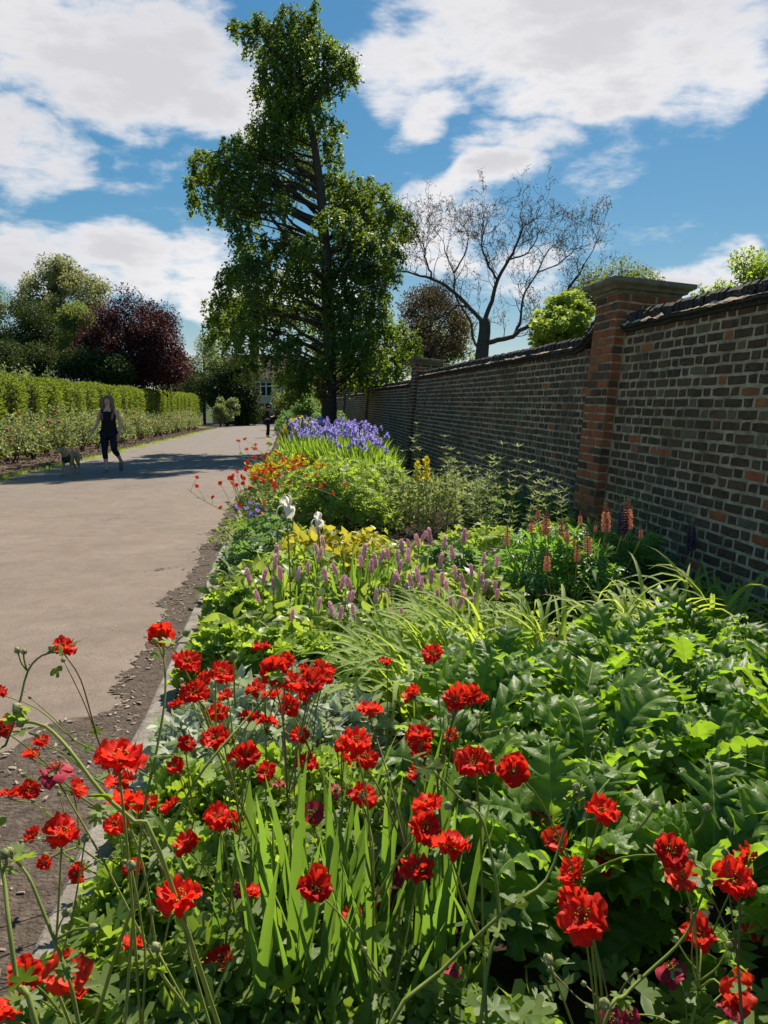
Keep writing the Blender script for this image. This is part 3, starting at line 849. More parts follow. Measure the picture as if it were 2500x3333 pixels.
# piers
PTOP = [2.275, 2.16, 2.02, 1.90, 1.76]
PPROB = [[0.10, 0.14, 0.04, 0.52, 0.20], [0.66, 0.26, 0.03, 0.05, 0.0], [0.5, 0.28, 0.1, 0.1, 0.02], [0.5, 0.3, 0.1, 0.1, 0.0], [0.5, 0.3, 0.1, 0.1, 0.0]]
def sized(L, seed):
    return brick_tmpl(L, 0.061, 0.006, seed)
PB = {'a': [sized(0.226, 60 + i) for i in range(4)], 'b': [sized(0.106, 70 + i) for i in range(4)], 'c': [sized(0.232, 80 + i) for i in range(4)], 'd': [sized(0.092, 90 + i) for i in range(4)]}
pb_cache = {}
for k, (py, zt) in enumerate(zip(PIERS, PTOP)):
    proud = 0.105
    deep = 0.56
    zb = float(gz(py)) - 0.25
    mb = MB()
    c = [wall_p(y, z, o) for o in (proud - 0.006, proud - deep) for (y, z) in ((py + .004, zb), (py + PW - .004, zb), (py + PW - .004, zt), (py + .004, zt))]
    mb.add(c, [(3, 2, 1, 0), (4, 5, 6, 7), (3, 7, 6, 2), (0, 1, 5, 4), (0, 4, 7, 3), (1, 2, 6, 5)])
    pier = link('pier', mb.build('pier', MT['mortar']), parent=garden_wall)
    if k == 0:
        pier['label'] = 'tall red brick pier with moulded stone cap beside the lupins'
    P = {}
    for ci in range(int((zt - zb) / COURSE)):
        z = zt - (ci + 0.5) * COURSE
        row = []          # (template key, centre along face, face)
        if ci % 2 == 0:
            row += [('c', 0.121, 'path'), ('c', 0.369, 'path')]
        else:
            row += [('b', 0.058, 'path'), ('c', 0.245, 'path'), ('b', 0.432, 'path')]
        above = z > bays[k][2] + 0.13
        near = [('d', 0.049)] if not above else ([('a', 0.118), ('b', 0.30), ('a', 0.445)] if ci % 2 else [('b', 0.055), ('a', 0.235), ('b', 0.42), ('b', 0.505)])
        row += [(t, s, 'near') for t, s in near]
        for t, s, face in row:
            m = int(rng.choice(5, p=PPROB[k]))
            vi = int(rng.integers(0, 4))
            if face == 'path':
                p = wall_p(py + PW - s, z, proud - 0.004); u, v, w = UW, VW, WW
            else:
                p = wall_p(py + 0.002, z, proud - s); u, v, w = -WW, VW, np.array([0, -1.0, 0])
            if k == 0 and z > 0.35:
                key = (t, vi, m)
                if key not in pb_cache:
                    pb_cache[key] = mesh('brick', PB[t][vi][0], PB[t][vi][1], BRICKS[m])
                o = link('brick', pb_cache[key], parent=pier)
                o.matrix_world = place_matrix(p, u, v, w)
            else:
                P.setdefault((t, vi, m), []).append((p, v, w))
    Vs, Fs, Ms, off = [], [], [], 0
    for (t, vi, m), pp in P.items():
        Vq, Fq, _ = scatter_geo(PB[t][vi], np.array([q[0] for q in pp]), np.array([q[1] for q in pp]), np.array([q[2] for q in pp]), np.ones(len(pp)))
        Vs.append(Vq); Fs.append(Fq + off); Ms += [m] * len(Fq); off += len(Vq)
    if Vs:
        link('brickwork', mesh('brickwork', np.concatenate(Vs), np.concatenate(Fs), BRICKS, midx=Ms), parent=pier, kind='stuff')
    V, F = [], []
    lv = [(0.0, 0.012), (0.022, 0.018), (0.03, 0.045), (0.055, 0.060), (0.07, 0.092), (0.082, 0.100), (0.115, 0.100), (0.121, 0.094), (0.142, -0.20)]
    for dz, g in lv:
        for (y, o_) in ((py - g, proud + g), (py + PW + g, proud + g), (py + PW + g, proud - deep - g), (py - g, proud - deep - g)):
            V.append(wall_p(y + rng.normal(0, .003), zt + dz + rng.normal(0, .002), o_ + rng.normal(0, .003)))
    for i in range(len(lv) - 1):
        for j in range(4):
            F.append((4 * i + j, 4 * i + (j + 1) % 4, 4 * i + 4 + (j + 1) % 4, 4 * i + 4 + j))
    F += [(3, 2, 1, 0), tuple(range(4 * len(lv) - 4, 4 * len(lv)))]
    link('cap', mesh('cap', V, F, MT['stone_cap']), parent=pier)
# ---------------------------------------------------------------- leaf templates (local Y along the leaf, Z its normal)
def T_diamond(w=0.5, fold=0.14):
    return (np.array([(0, 0, 0), (w / 2, .5, fold), (0, 1, 0), (-w / 2, .5, fold)], float), np.array([(0, 1, 2), (0, 2, 3)]))
def T_fan(w=0.95):
    return (np.array([(0, 0, 0), (w / 2, .75, .12), (0.1, 1, 0), (-w / 2, .72, .12)], float), np.array([(0, 1, 2), (0, 2, 3)]))
def T_ovate(w=0.5, n=4, fold=0.12, droop=0.25, wave=0.0, seed=0, tip=1.0):
    r = np.random.default_rng(seed)
    V, F = [], []
    for i in range(n + 1):
        t = i / n
        hw = w / 2 * math.sin(math.pi * min(1, (t * 0.94 + 0.05)) ** (0.8 * tip)) if 0 < i < n else 0.012
        z = -droop * t * t
        a, b = r.normal(0, wave, 2)
        V += [(-hw, t, z + fold * hw * 2 + a), (0, t, z), (hw, t, z + fold * hw * 2 + b)]
    for i in range(n):
        k = 3 * i
        F += [(k, k + 1, k + 4, k + 3), (k + 1, k + 2, k + 5, k + 4)]
    return np.array(V, float), np.array(F)

def T_palm(lobes=7, cut=0.45, seed=0, cup=0.15, full=300, teeth=True):
    """Round leaf cut into lobes; stalk joins at the origin."""
    r = np.random.default_rng(seed)
    V = [(0, 0, 0)]
    st = math.radians(90 - full / 2)
    k = lobes * 4
    for i in range(k + 1):
        a = st + math.radians(full) * i / k
        ph = (i % 4)
        rad = {0: 1 - cut, 1: 0.88, 2: 1.0, 3: 0.88}[ph] * (0.5 + r.normal(0, .02))
        if i in (0, k):
            rad *= 0.8
        z = cup * rad * 2 * (0.6 if ph == 0 else 1.0) + r.normal(0, .015)
        V.append((math.cos(a) * rad, math.sin(a) * rad, z - 0.25 * rad * rad * 2))
    F = [(0, i, i + 1) for i in range(1, k + 1)]
    return np.array(V, float), np.array(F)

def T_digit(n=8, seed=0):
    """Lupin leaf: leaflets radiating from one point."""
    V, F = [], []
    b = T_ovate(0.24, 2, 0.2, 0.18)
    for i in range(n):
        a = math.radians(-140 + 280 * i / (n - 1))
        s = 0.55 + 0.45 * math.cos(a / 2)
        c, d = math.cos(a), math.sin(a)
        off = len(V)
        for x, y, z in b[0]:
            x2, y2 = x * s * 0.9, (y * 0.92 + 0.06) * s
            V.append((x2 * c + y2 * d, -x2 * d + y2 * c, z * s + 0.10 * y2))
        F += [tuple(j + off for j in f) for f in b[1]]
    return np.array(V, float), np.array(F)

def T_strap(w=0.03, bend=0.5, n=9, seed=0, twist=0.3, vfold=0.25, tipw=0.15):
    """Strap leaf, unit length along its curve, rising along Y then arching to -Z... local Z is the upper side."""
    r = np.random.default_rng(seed)
    V, F = [], []
    p = np.array([0.0, 0, 0]); ang = 0.0
    for i in range(n + 1):
        t = i / n
        hw = w / 2 * (0.55 + 0.9 * math.sin(math.pi * min(1, t * 0.75 + 0.18))) * (1 if i < n else tipw)
        if t > 0.72:
            hw *= max(0.12, (1 - t) / 0.28) ** 0.7
        tw = twist * t * t
        d = np.array([0, math.cos(ang), -math.sin(ang)]); nr = np.array([0, math.sin(ang), math.cos(ang)])
        sx = np.array([math.cos(tw), 0, 0]) + nr * math.sin(tw)
        V += [p - sx * hw + nr * hw * vfold * 2, p.copy(), p + sx * hw + nr * hw * vfold * 2]
        ang += bend * (2.4 * t + 0.12) / n * 1.6
        p = p + d / n
    for i in range(n):
        k = 3 * i
        F += [(k, k + 1, k + 4, k + 3), (k + 1, k + 2, k + 5, k + 4)]
    return np.array(V, float), np.array(F)

def T_acanthus(seed=0, n=34):
    """Large glossy leaf cut into pointed, forward-swept lobes with a waved margin."""
    r = np.random.default_rng(seed)
    lob = int(r.integers(5, 8))
    V, F = [], []
    bend = 0.5 + 0.5 * r.random()
    p = np.array([0.0, 0, 0]); ang = -0.25
    ph = r.random()
    for i in range(n + 1):
        t = i / n
        if t < 0.14:
            env = 0.018
        else:
            u = (t - 0.14) / 0.86
            env = 0.30 * (math.sin(math.pi * (u ** 0.8)) ** 0.7 if 0 < u < 1 else 0.0) + 0.004
        s = (t * lob + ph) % 1.0
        saw = 1 - s                       # lobe tip at the start of each period, cutting back towards the rib
        d = np.array([0, math.cos(ang), -math.sin(ang)]); nr = np.array([0, math.sin(ang), math.cos(ang)])
        row = []
        for sd in (-1, 1):
            cut = 0.26 + 0.74 * saw ** 0.8 if env > 0.02 else 1
            cut *= 1 + r.normal(0, .07)
            swp = 0.15 * saw * (env / 0.3)
            wv = 0.035 * math.sin(t * lob * 2 * math.pi + sd) + r.normal(0, .016)
            row.append((p + d * swp + sd * np.array([env * cut, 0, 0]) + nr * (0.05 * env / 0.3 + wv), p + d * swp * 0.4 + sd * np.array([env * cut * 0.5, 0, 0]) + nr * (0.045 * env / 0.3 + 0.02 * math.sin(t * lob * 2 * math.pi))))
        (lm, lh), (rm, rh) = row
        rw = np.array([0.007 * (1 - t) + 0.001, 0, 0])
        V += [lm, lh, p - rw, p - nr * 0.004, p + rw, rh, rm]
        ang += bend * 1.7 / n * (0.3 + 1.4 * t)
        p = p + d / n
    for i in range(n):
        k = 7 * i
        for j in range(6):
            F.append((k + j, k + j + 1, k + j + 8, k + j + 7))
    return np.array(V, float), np.array(F)

# ---------------------------------------------------------------- trees
def limb_curve(a, b, sag=0.1, jit=0.05):
    a = np.asarray(a, float); b = np.asarray(b, float)
    d = np.linalg.norm(b - a)
    m = (a + b) / 2 + np.array([0, 0, sag * d]) + rng.normal(0, jit * d, 3)
    q = a + (b - a) * 0.25 + rng.normal(0, jit * d * .5, 3) + np.array([0, 0, sag * d * .6])
    return bez([a, q, m, b], 10)

def make_tree(name, label, trunk, trunk_r, clumps, nleaf, lsize, tmpl, mat, bark, group=None, droop=0.6, jitter=0.5, limbs=True, cat='tree', flat=1.0, hang=0.0, spray=0):
    """trunk: list of points; clumps: list of (centre, radius)."""
    trunk = np.asarray(trunk, float)
    t = thing(name, label, cat, loc=tuple(trunk[0]), group=group)
    org = trunk[0]
    tc = bez(trunk - org, max(8, len(trunk) * 4))
    mb = MB()
    rr = np.interp(np.linspace(0, 1, len(tc)), np.linspace(0, 1, len(trunk_r)), trunk_r)
    mb.tube(tc, rr, 10)
    link('trunk', mb.build('trunk', bark, smooth=True), parent=t)
    C = np.array([c for c, r in clumps]) - org
    Rr = np.array([r for c, r in clumps])
    if limbs:
        lb = MB()
        for c, r in zip(C, Rr):
            low = c[2] - 0.25 * np.linalg.norm(c[:2] - tc[:, :2], axis=1) - 0.2
            d = np.abs(tc[:, 2] - low) + 0.15 * np.linalg.norm(tc - c, axis=1)
            i = int(np.argmin(d))
            L = np.linalg.norm(tc[i] - c)
            lb.tube(limb_curve(tc[i], c, 0.06), np.linspace(min(rr[i] * 0.6, 0.012 + 0.014 * L), 0.008, 10), 5, cap=False)
            for k in range(3):
                q = c + unit(1)[0] * r * 0.8 - np.array([0, 0, r * 0.3])
                lb.tube(limb_curve(c + (tc[i] - c) * 0.12 * k, q, 0.05), np.linspace(0.012, 0.004, 10), 4, cap=False)
        link('limbs', lb.build('limbs', bark, smooth=True), parent=t)
    w = Rr ** 2; w = w / w.sum()
    idx = rng.choice(len(C), nleaf, p=w)
    if spray:
        # leaves strung along short drooping sprays
        ns = nleaf // spray
        si = rng.choice(len(C), ns, p=w)
        su = unit(ns) * (rng.random(ns) ** 0.45)[:, None]
        s0 = C[si] + su * (Rr[si] * 0.98)[:, None]
        sd = su * (1, 1, .3) + rng.normal(0, .35, (ns, 3)); sd[:, 2] -= .15
        sd /= np.linalg.norm(sd, axis=1, keepdims=True)
        sl = rng.uniform(.25, 1.05, ns)
        k = np.repeat(np.arange(ns), spray); nleaf = len(k)
        f = rng.random(nleaf)
        sl = sl * np.clip(Rr[si] / .42, .35, 1.25)
        pos = s0[k] + sd[k] * (f ** .7 * sl[k])[:, None] * .5
        pos[:, 2] -= (f ** 1.7) * sl[k] * .95
        pos += rng.normal(0, .04, (nleaf, 3))
        u = su[k]; idx = si[k]
    else:
        u = unit(nleaf) * (rng.random(nleaf) ** (1 / 2.2))[:, None]
        u[:, 2] *= flat
        pos = C[idx] + u * Rr[idx][:, None]
    if hang and not spray:
        pos[:, 2] -= np.abs(rng.normal(0, hang, nleaf)) * (rng.random(nleaf) < 0.5) * Rr[idx]
    ax = u * 0.8 + rng.normal(0, jitter, (nleaf, 3)) + np.array([0, 0, -droop])
    nr = u * 0.5 + np.array([0, 0, 0.8]) + rng.normal(0, 0.5, (nleaf, 3))
    s = lsize * (0.65 + 0.7 * rng.random(nleaf))
    crown = link('crown', scatter_mesh('crown', tmpl, pos, ax, nr, s, mat), parent=t)
    return t

VS = 1.507    # working pixels (1659 wide) to photograph pixels
def vclump(x, y, r, Z):
    return (at(x * VS, y * VS, Z), r * VS / FPX * Z)

# tall maidenhair-like tree in the bed
TZ = 25.0
tr = [(712, 945), (711, 860), (713, 770), (711, 700), (706, 600), (700, 500), (692, 410), (680, 320), (665, 240), (650, 170), (640, 100), (632, 40), (628, 5)]
trunk = [at(x * VS, y * VS, TZ) for x, y in tr]
trunk[0] = np.array([trunk[1][0], trunk[1][1], float(gz(25.2)) - 0.1])
cl = [
 # top
 (625, 25, 30), (600, 60, 36), (650, 60, 38), (560, 50, 26), (528, 62, 22), (508, 48, 15), (678, 40, 18), (680, 12, 12),
 (585, 105, 40), (640, 105, 45), (690, 110, 38), (735, 118, 26), (760, 130, 18), (545, 105, 15), (700, 85, 30), (720, 160, 30), (745, 150, 24), (766, 165, 10),
 (600, 160, 45), (650, 165, 45), (570, 140, 25), (690, 190, 32), (590, 215, 42), (640, 225, 45), (560, 195, 20), (690, 235, 20),
 # upper middle
 (560, 280, 40), (600, 270, 40), (650, 285, 40), (530, 310, 36), (510, 335, 32), (700, 275, 22), (725, 270, 20), (560, 330, 36), (610, 330, 40), (500, 300, 18),
 (665, 350, 30), (715, 310, 26), (725, 345, 26), (690, 380, 24), (485, 320, 14), (470, 345, 26), (445, 330, 24), (425, 345, 20), (440, 375, 26), (415, 390, 16), (420, 425, 18),
 (480, 375, 30), (510, 390, 34), (545, 385, 36), (585, 395, 36), (465, 410, 22), (450, 445, 16), (478, 430, 22), (500, 470, 16), (505, 430, 26), (530, 440, 30), (560, 440, 26), (475, 470, 12),
 (520, 490, 28), (640, 400, 26), (610, 430, 24), (720, 400, 34), (760, 400, 34), (790, 390, 28), (745, 430, 36), (785, 430, 34), (815, 415, 26), (830, 400, 14),
 # middle
 (715, 460, 34), (760, 470, 34), (800, 465, 36), (835, 445, 30), (860, 460, 26), (880, 490, 20), (845, 490, 28), (870, 515, 14), (525, 530, 30), (550, 560, 34), (575, 520, 24),
 (620, 500, 30), (655, 520, 30), (610, 545, 34), (650, 560, 36), (690, 545, 30), (740, 520, 34), (780, 520, 36), (820, 530, 34), (850, 540, 22), (735, 570, 36), (775, 575, 36), (815, 580, 32), (845, 570, 22),
 (530, 590, 34), (500, 575, 22), (490, 600, 24), (560, 610, 36), (600, 600, 34), (640, 610, 36), (680, 620, 34), (725, 625, 36), (770, 630, 36), (815, 625, 30), (850, 600, 14),
 # lower
 (465, 640, 26), (500, 645, 34), (540, 650, 36), (455, 680, 20), (480, 690, 34), (520, 695, 34), (560, 665, 34), (600, 660, 34), (645, 665, 30), (690, 680, 34), (735, 680, 36), (780, 680, 36), (820, 665, 30),
 (470, 720, 24), (500, 735, 26), (540, 720, 30), (530, 760, 24), (545, 790, 20), (585, 715, 26), (615, 745, 30), (590, 770, 24), (640, 730, 24), (650, 780, 30), (620, 800, 28), (665, 810, 26), (690, 740, 30), (640, 830, 22), (690, 790, 20),
 (740, 730, 34), (780, 725, 36), (825, 715, 34), (860, 710, 28), (885, 730, 24), (765, 770, 34), (810, 765, 36), (850, 760, 34), (885, 760, 26), (900, 750, 14), (780, 800, 28), (820, 800, 28), (850, 795, 22), (745, 800, 18),
]
rs = np.random.default_rng(3)
clumps = []
for (x, y, r) in cl:
    half = np.interp(y, [0, 200, 400, 600, 800], [0.5, 1.0, 1.9, 2.6, 2.4])
    tx = float(np.interp(y, [q[1] for q in tr[::-1]], [q[0] for q in tr[::-1]]))
    dz = rs.uniform(-half, half)
    if abs(x - tx) < r * 0.9 and y > 90:
        dz = dz if rs.random() < 0.45 else abs(dz) + 0.2      # lets the stem show in places
    clumps.append(vclump(x, y, r * 0.76, TZ + dz))
ginkgo = make_tree('maidenhair_tree', 'tall dark green tree with drooping branches rising from the iris drift', trunk, [0.30, 0.245, 0.225, 0.215, 0.19, 0.17, 0.15, 0.12, 0.10, 0.075, 0.05, 0.03, 0.012], clumps, 118000, 0.086, T_fan(), MT['ginkgo'], MT['bark'], droop=0.9, spray=24)
for a in [((700, 600), (655, 560), (610, 500), (575, 455), (545, 420), (490, 385)), ((700, 480), (650, 430), (600, 420), (560, 400)), ((690, 400), (640, 360), (590, 330), (540, 325)),
          ((712, 620), (745, 560), (775, 480), (800, 440), (850, 440)), ((665, 240), (690, 200), (720, 160), (755, 140)), ((650, 170), (600, 120), (560, 65), (515, 60)),
          ((711, 700), (650, 690), (590, 680), (520, 690)), ((711, 760), (760, 720), (820, 700), (880, 725))]:
    z = TZ + rs.uniform(-0.5, 0.5)
    P = np.array([at(x * VS, y * VS, TZ if i == 0 else z) for i, (x, y) in enumerate(a)]) - trunk[0]
    q = bez(P, 18)
    lb = MB(); lb.tube(q, np.linspace(0.085, 0.02, len(q)), 6, cap=False)
    link('bough', lb.build('bough', MT['bark'], smooth=True), parent=ginkgo)

def blob(cx, cy, rx, ry, Z, depth, n, rmin, rmax, shape=None):
    """Clumps filling an ellipse seen in the picture, with real depth."""
    out = []
    while len(out) < n:
        u = rng.uniform(-1, 1, 3)
        if np.sum(u ** 2) > 1:
            continue
        x, y = cx + u[0] * rx, cy + u[1] * ry
        out.append((at(x * VS, y * VS, Z + u[2] * depth), rng.uniform(rmin, rmax)))
    return out

def base_of(cx, Z):
    p = at(cx * VS, 1303, Z)
    p[2] = float(gz(p[1])) - 0.05
    return p

def round_tree(name, label, cx, cy, rx, ry, Z, depth, n, rmin, rmax, nleaf, ls, mat, bark=None, group=None, tr=0.2, tmpl=None, droop=0.2):
    b = base_of(cx, Z)
    top = at(cx * VS, (cy - ry * 0.5) * VS, Z)
    mid = (b + top) / 2 + rng.normal(0, 0.15, 3)
    return make_tree(name, label, [b, mid, top], [tr, tr * 0.7, tr * 0.2], blob(cx, cy, rx, ry, Z, depth, n, rmin, rmax), nleaf, ls, tmpl or T_diamond(0.55), mat, bark or MT['bark'], group=group, droop=droop)

# beyond the hedge
round_tree('park_tree', 'airy pale green tree rising highest beyond the hedge', 130, 650, 105, 95, 62, 3.5, 120, 0.35, 0.85, 24000, 0.20, MT['tree_pale'], tr=0.28)
round_tree('evergreen_tree', 'dark evergreen tree in front of the airy pale tree', 95, 730, 62, 75, 56, 2.2, 34, 0.8, 1.3, 22000, 0.16, MT['tree_dark'])
round_tree('edge_tree', 'grey green tree cut by the picture edge beyond the hedge', -30, 720, 60, 90, 60, 2.5, 30, 0.8, 1.3, 16000, 0.18, MT['tree_green'])
round_tree('young_tree', 'mid green young tree between the evergreen and the copper tree', 165, 715, 40, 65, 54, 1.5, 22, 0.6, 1.0, 12000, 0.15, MT['tree_green'])
cop = blob(295, 735, 108, 95, 50, 3.2, 60, 0.7, 1.15) + blob(375, 790, 38, 45, 50, 1.5, 14, 0.4, 0.8) + blob(190, 770, 45, 55, 50, 1.5, 14, 0.5, 0.9) + blob(290, 795, 120, 48, 50, 2.5, 34, 0.6, 1.0)
b = base_of(285, 50)
make_tree('copper_tree', 'dark purple copper leaved tree behind the clipped hedge', [b, b + (0, 0, 2.0), b + (0.1, 0.1, 5.5)], [0.25, 0.2, 0.08], cop, 62000, 0.14, T_diamond(0.6), MT['copper'], MT['bark'])
round_tree('willow_bush', 'pale grey green bush between the copper tree and the dark laurel', 440, 800, 55, 58, 86, 3, 30, 0.8, 1.4, 16000, 0.20, MT['rose_leaf'])
round_tree('laurel', 'large dark glossy laurel at the turn of the path', 492, 850, 68, 66, 78, 3, 46, 0.9, 1.5, 26000, 0.22, MT['tree_dark'], tr=0.12)
round_tree('guelder_bush', 'bush with pale clustered leaves low beside the path end', 490, 885, 28, 26, 70, 1.5, 26, 0.15, 0.5, 4000, 0.17, MT['rose_leaf'], tr=0.06)
round_tree('yard_bush', 'dark bush closing the far end of the path', 630, 890, 48, 34, 76, 1.5, 18, 0.5, 0.9, 9000, 0.18, MT['tree_dark'], tr=0.08)
round_tree('low_bush', 'low dark bush directly behind the standing person', 550, 905, 55, 16, 80, 1.2, 14, 0.4, 0.7, 6000, 0.18, MT['tree_dark'], tr=0.06)
round_tree('light_bush', 'light green bush in front of the house between path and tree trunk', 650, 870, 45, 40, 58, 1.5, 18, 0.4, 0.8, 9000, 0.15, MT['tree_green'], tr=0.08)
round_tree('border_shrub', 'leafy shrub left of the tree trunk at the far end of the bed', 668, 880, 26, 26, 36, 0.7, 12, 0.25, 0.4, 5000, 0.10, MT['geranium_dark'], tr=0.04)
round_tree('garden_tree', 'tree in the house garden seen behind the tall trunk', 720, 820, 70, 60, 95, 3, 24, 0.9, 1.6, 12000, 0.25, MT['tree_green'])

round_tree('far_bush', 'dark bush filling the gap between hedge end and laurel', 400, 850, 60, 50, 92, 2, 26, 0.9, 1.4, 12000, 0.24, MT['tree_dark'], tr=0.1)
round_tree('hedge_shrub', 'dark evergreen shrub close behind the hedge at the left picture edge', 40, 790, 90, 40, 48, 1.5, 26, 0.6, 1.0, 14000, 0.16, MT['tree_dark'], tr=0.1)
round_tree('undergrowth_shrub', 'dark shrub close behind the hedge under the copper tree', 200, 800, 90, 34, 47, 1.5, 24, 0.6, 0.9, 13000, 0.16, MT['tree_dark'], tr=0.1)
# behind the wall
round_tree('brown_bush', 'dark brownish bush behind the wall beside the tall tree', 930, 710, 85, 95, 33, 2.0, 60, 0.35, 0.7, 16000, 0.10, MT['brown_leaf'], tr=0.10)
round_tree('green_bush', 'mid green bush low behind the wall under the bare tree', 950, 740, 80, 60, 36, 1.5, 26, 0.4, 0.7, 9000, 0.12, MT['tree_green'], tr=0.08)
round_tree('sycamore_bush', 'bright green bush behind the wall against the red pier', 1225, 715, 72, 78, 15, 0.8, 60, 0.08, 0.24, 5000, 0.085, MT['tree_lime'], tr=0.06, tmpl=T_palm(5, 0.4, 1))
round_tree('backing_tree', 'green tree top showing over the stone pier cap', 1340, 650, 95, 92, 21, 1.2, 34, 0.3, 0.5, 12000, 0.085, MT['tree_green'], tr=0.08)
round_tree('ash_sapling', 'yellow green tree top over the coping in the upper corner of the wall', 1650, 640, 110, 82, 9.5, 0.6, 44, 0.10, 0.22, 9000, 0.050, MT['tree_lime'], tr=0.03)
round_tree('elder_sprig', 'small yellow green sprigs peeping over the coping', 1540, 638, 34, 32, 9.5, 0.2, 8, 0.05, 0.10, 700, 0.045, MT['tree_lime'], tr=0.015)

# bare tree with twisting boughs
def bare_tree():
    Z = 24.0
    b = base_of(1042, Z)
    t = thing('bare_tree', 'nearly bare tree with twisting boughs behind the wall', 'tree', loc=tuple(b))
    p = lambda x, y, dz=0.0: at(x * VS, y * VS, Z + dz) - b
    mb = MB()
    tw = [np.zeros(3), p(1040, 800), p(1042, 755), p(1047, 715), p(1046, 690)]
    q = bez(tw, 16); mb.tube(q, np.linspace(0.24, 0.17, len(q)), 9)
    link('trunk', mb.build('trunk', MT['bark_pale'], smooth=True), parent=t)
    boughs = [
        ([p(1046, 700), p(1015, 665), p(975, 625), p(935, 605), p(895, 590), p(868, 585)], 0.085),
        ([p(1015, 665), p(985, 660, .4), p(960, 690, .6), p(940, 720, .8)], 0.05),
        ([p(1046, 695), p(1062, 650), p(1075, 605, -.4), p(1100, 560, -.6), p(1118, 520, -.8), p(1130, 490, -1)], 0.09),
        ([p(1075, 605, -.4), p(1050, 560, -.2), p(1040, 525, 0), p(1045, 495, .2)], 0.05),
        ([p(1042, 740), p(1075, 735, -.3), p(1110, 725, -.6), p(1150, 695, -.8), p(1195, 665, -1), p(1235, 615, -1.2), p(1262, 570, -1.3)], 0.10),
        ([p(1110, 725, -.6), p(1125, 690, -.4), p(1130, 640, -.2), p(1160, 590, 0), p(1185, 540, .2)], 0.06),
        ([p(1195, 665, -1), p(1225, 670, -1), p(1255, 650, -.8), p(1280, 610, -.6)], 0.035),
        ([p(1040, 760), p(1022, 730, .5), p(1015, 690, .8), p(985, 640, 1), p(980, 590, 1.1), p(960, 540, 1.2)], 0.06),
        ([p(935, 605), p(920, 560), p(915, 530), p(900, 510)], 0.04),
        ([p(980, 590, 1.1), p(1005, 545, 1), p(1010, 505, 1), p(990, 500, 1)], 0.035),
        ([p(1100, 560, -.6), p(1140, 545, -.4), p(1165, 500, -.3), p(1172, 500, -.2)], 0.035),
        ([p(1160, 590, 0), p(1205, 570, .3), p(1240, 540, .5), p(1270, 530, .6)], 0.03),
        ([p(1150, 695, -.8), p(1170, 715, -.5), p(1200, 725, -.2)], 0.03),
    ]
    tw_, ends = MB(), []
    def twig(P, rad, depth):
        L = 0.95 * 0.72 ** depth * rng.uniform(0.6, 1.3)
        d = unit(1)[0]
        return L, d
    stack = []
    for C, r in boughs:
        q = bez(C, 18) + np.vstack([np.zeros(3), rng.normal(0, 0.014, (len(bez(C, 18)) - 1, 3))])
        bb = MB(); bb.tube(q, np.linspace(r * .85, r * 0.28, len(q)), 6, cap=False)
        link('bough', bb.build('bough', MT['bark_pale'], smooth=True), parent=t)
        for i in range(4, len(q)):
            if rng.random() < 0.8:
                stack.append((q[i], q[i] - q[i - 1], r * 0.35, 1))
        stack.append((q[-1], q[-1] - q[-2], r * 0.35, 0))
    while stack:
        s, d, r, k = stack.pop()
        d = d / (np.linalg.norm(d) + 1e-9) * 0.8 + unit(1)[0] * 0.85 + np.array([0, 0, 0.22])
        d /= np.linalg.norm(d)
        L = 0.66 * 0.78 ** k * rng.uniform(0.5, 1.25)
        m = s + d * L * 0.5 + rng.normal(0, L * 0.09, 3)
        e = s + d * L + rng.normal(0, L * 0.08, 3) + np.array([0, 0, 0.08 * L])
        rr = max(0.006, min(r, 0.022) * 0.75)
        tw_.tube(bez([s, m, e], 6), np.linspace(rr, rr * 0.55, len(bez([s, m, e], 6))), 4, cap=False)
        if k < 4:
            for _ in range(2 if rng.random() < 0.75 else 3):
                stack.append((m if rng.random() < 0.4 else e, e - s, rr * 0.7, k + 1))
        else:
            ends.append(e)
    link('twigs', tw_.build('twigs', MT['bark_pale'], smooth=True), parent=t)
    E = np.array(ends)
    E = E[rng.random(len(E)) < 0.8]
    n = len(E) * 5
    pos = np.repeat(E, 5, axis=0) + rng.normal(0, 0.05, (n, 3))
    link('leaves', scatter_mesh('leaves', T_diamond(0.3), pos, unit(n) * (1, 1, .5) - np.array([0, 0, .5]), unit(n), 0.05 + 0.05 * rng.random(n), MT['brown_leaf']), parent=t)
bare_tree()

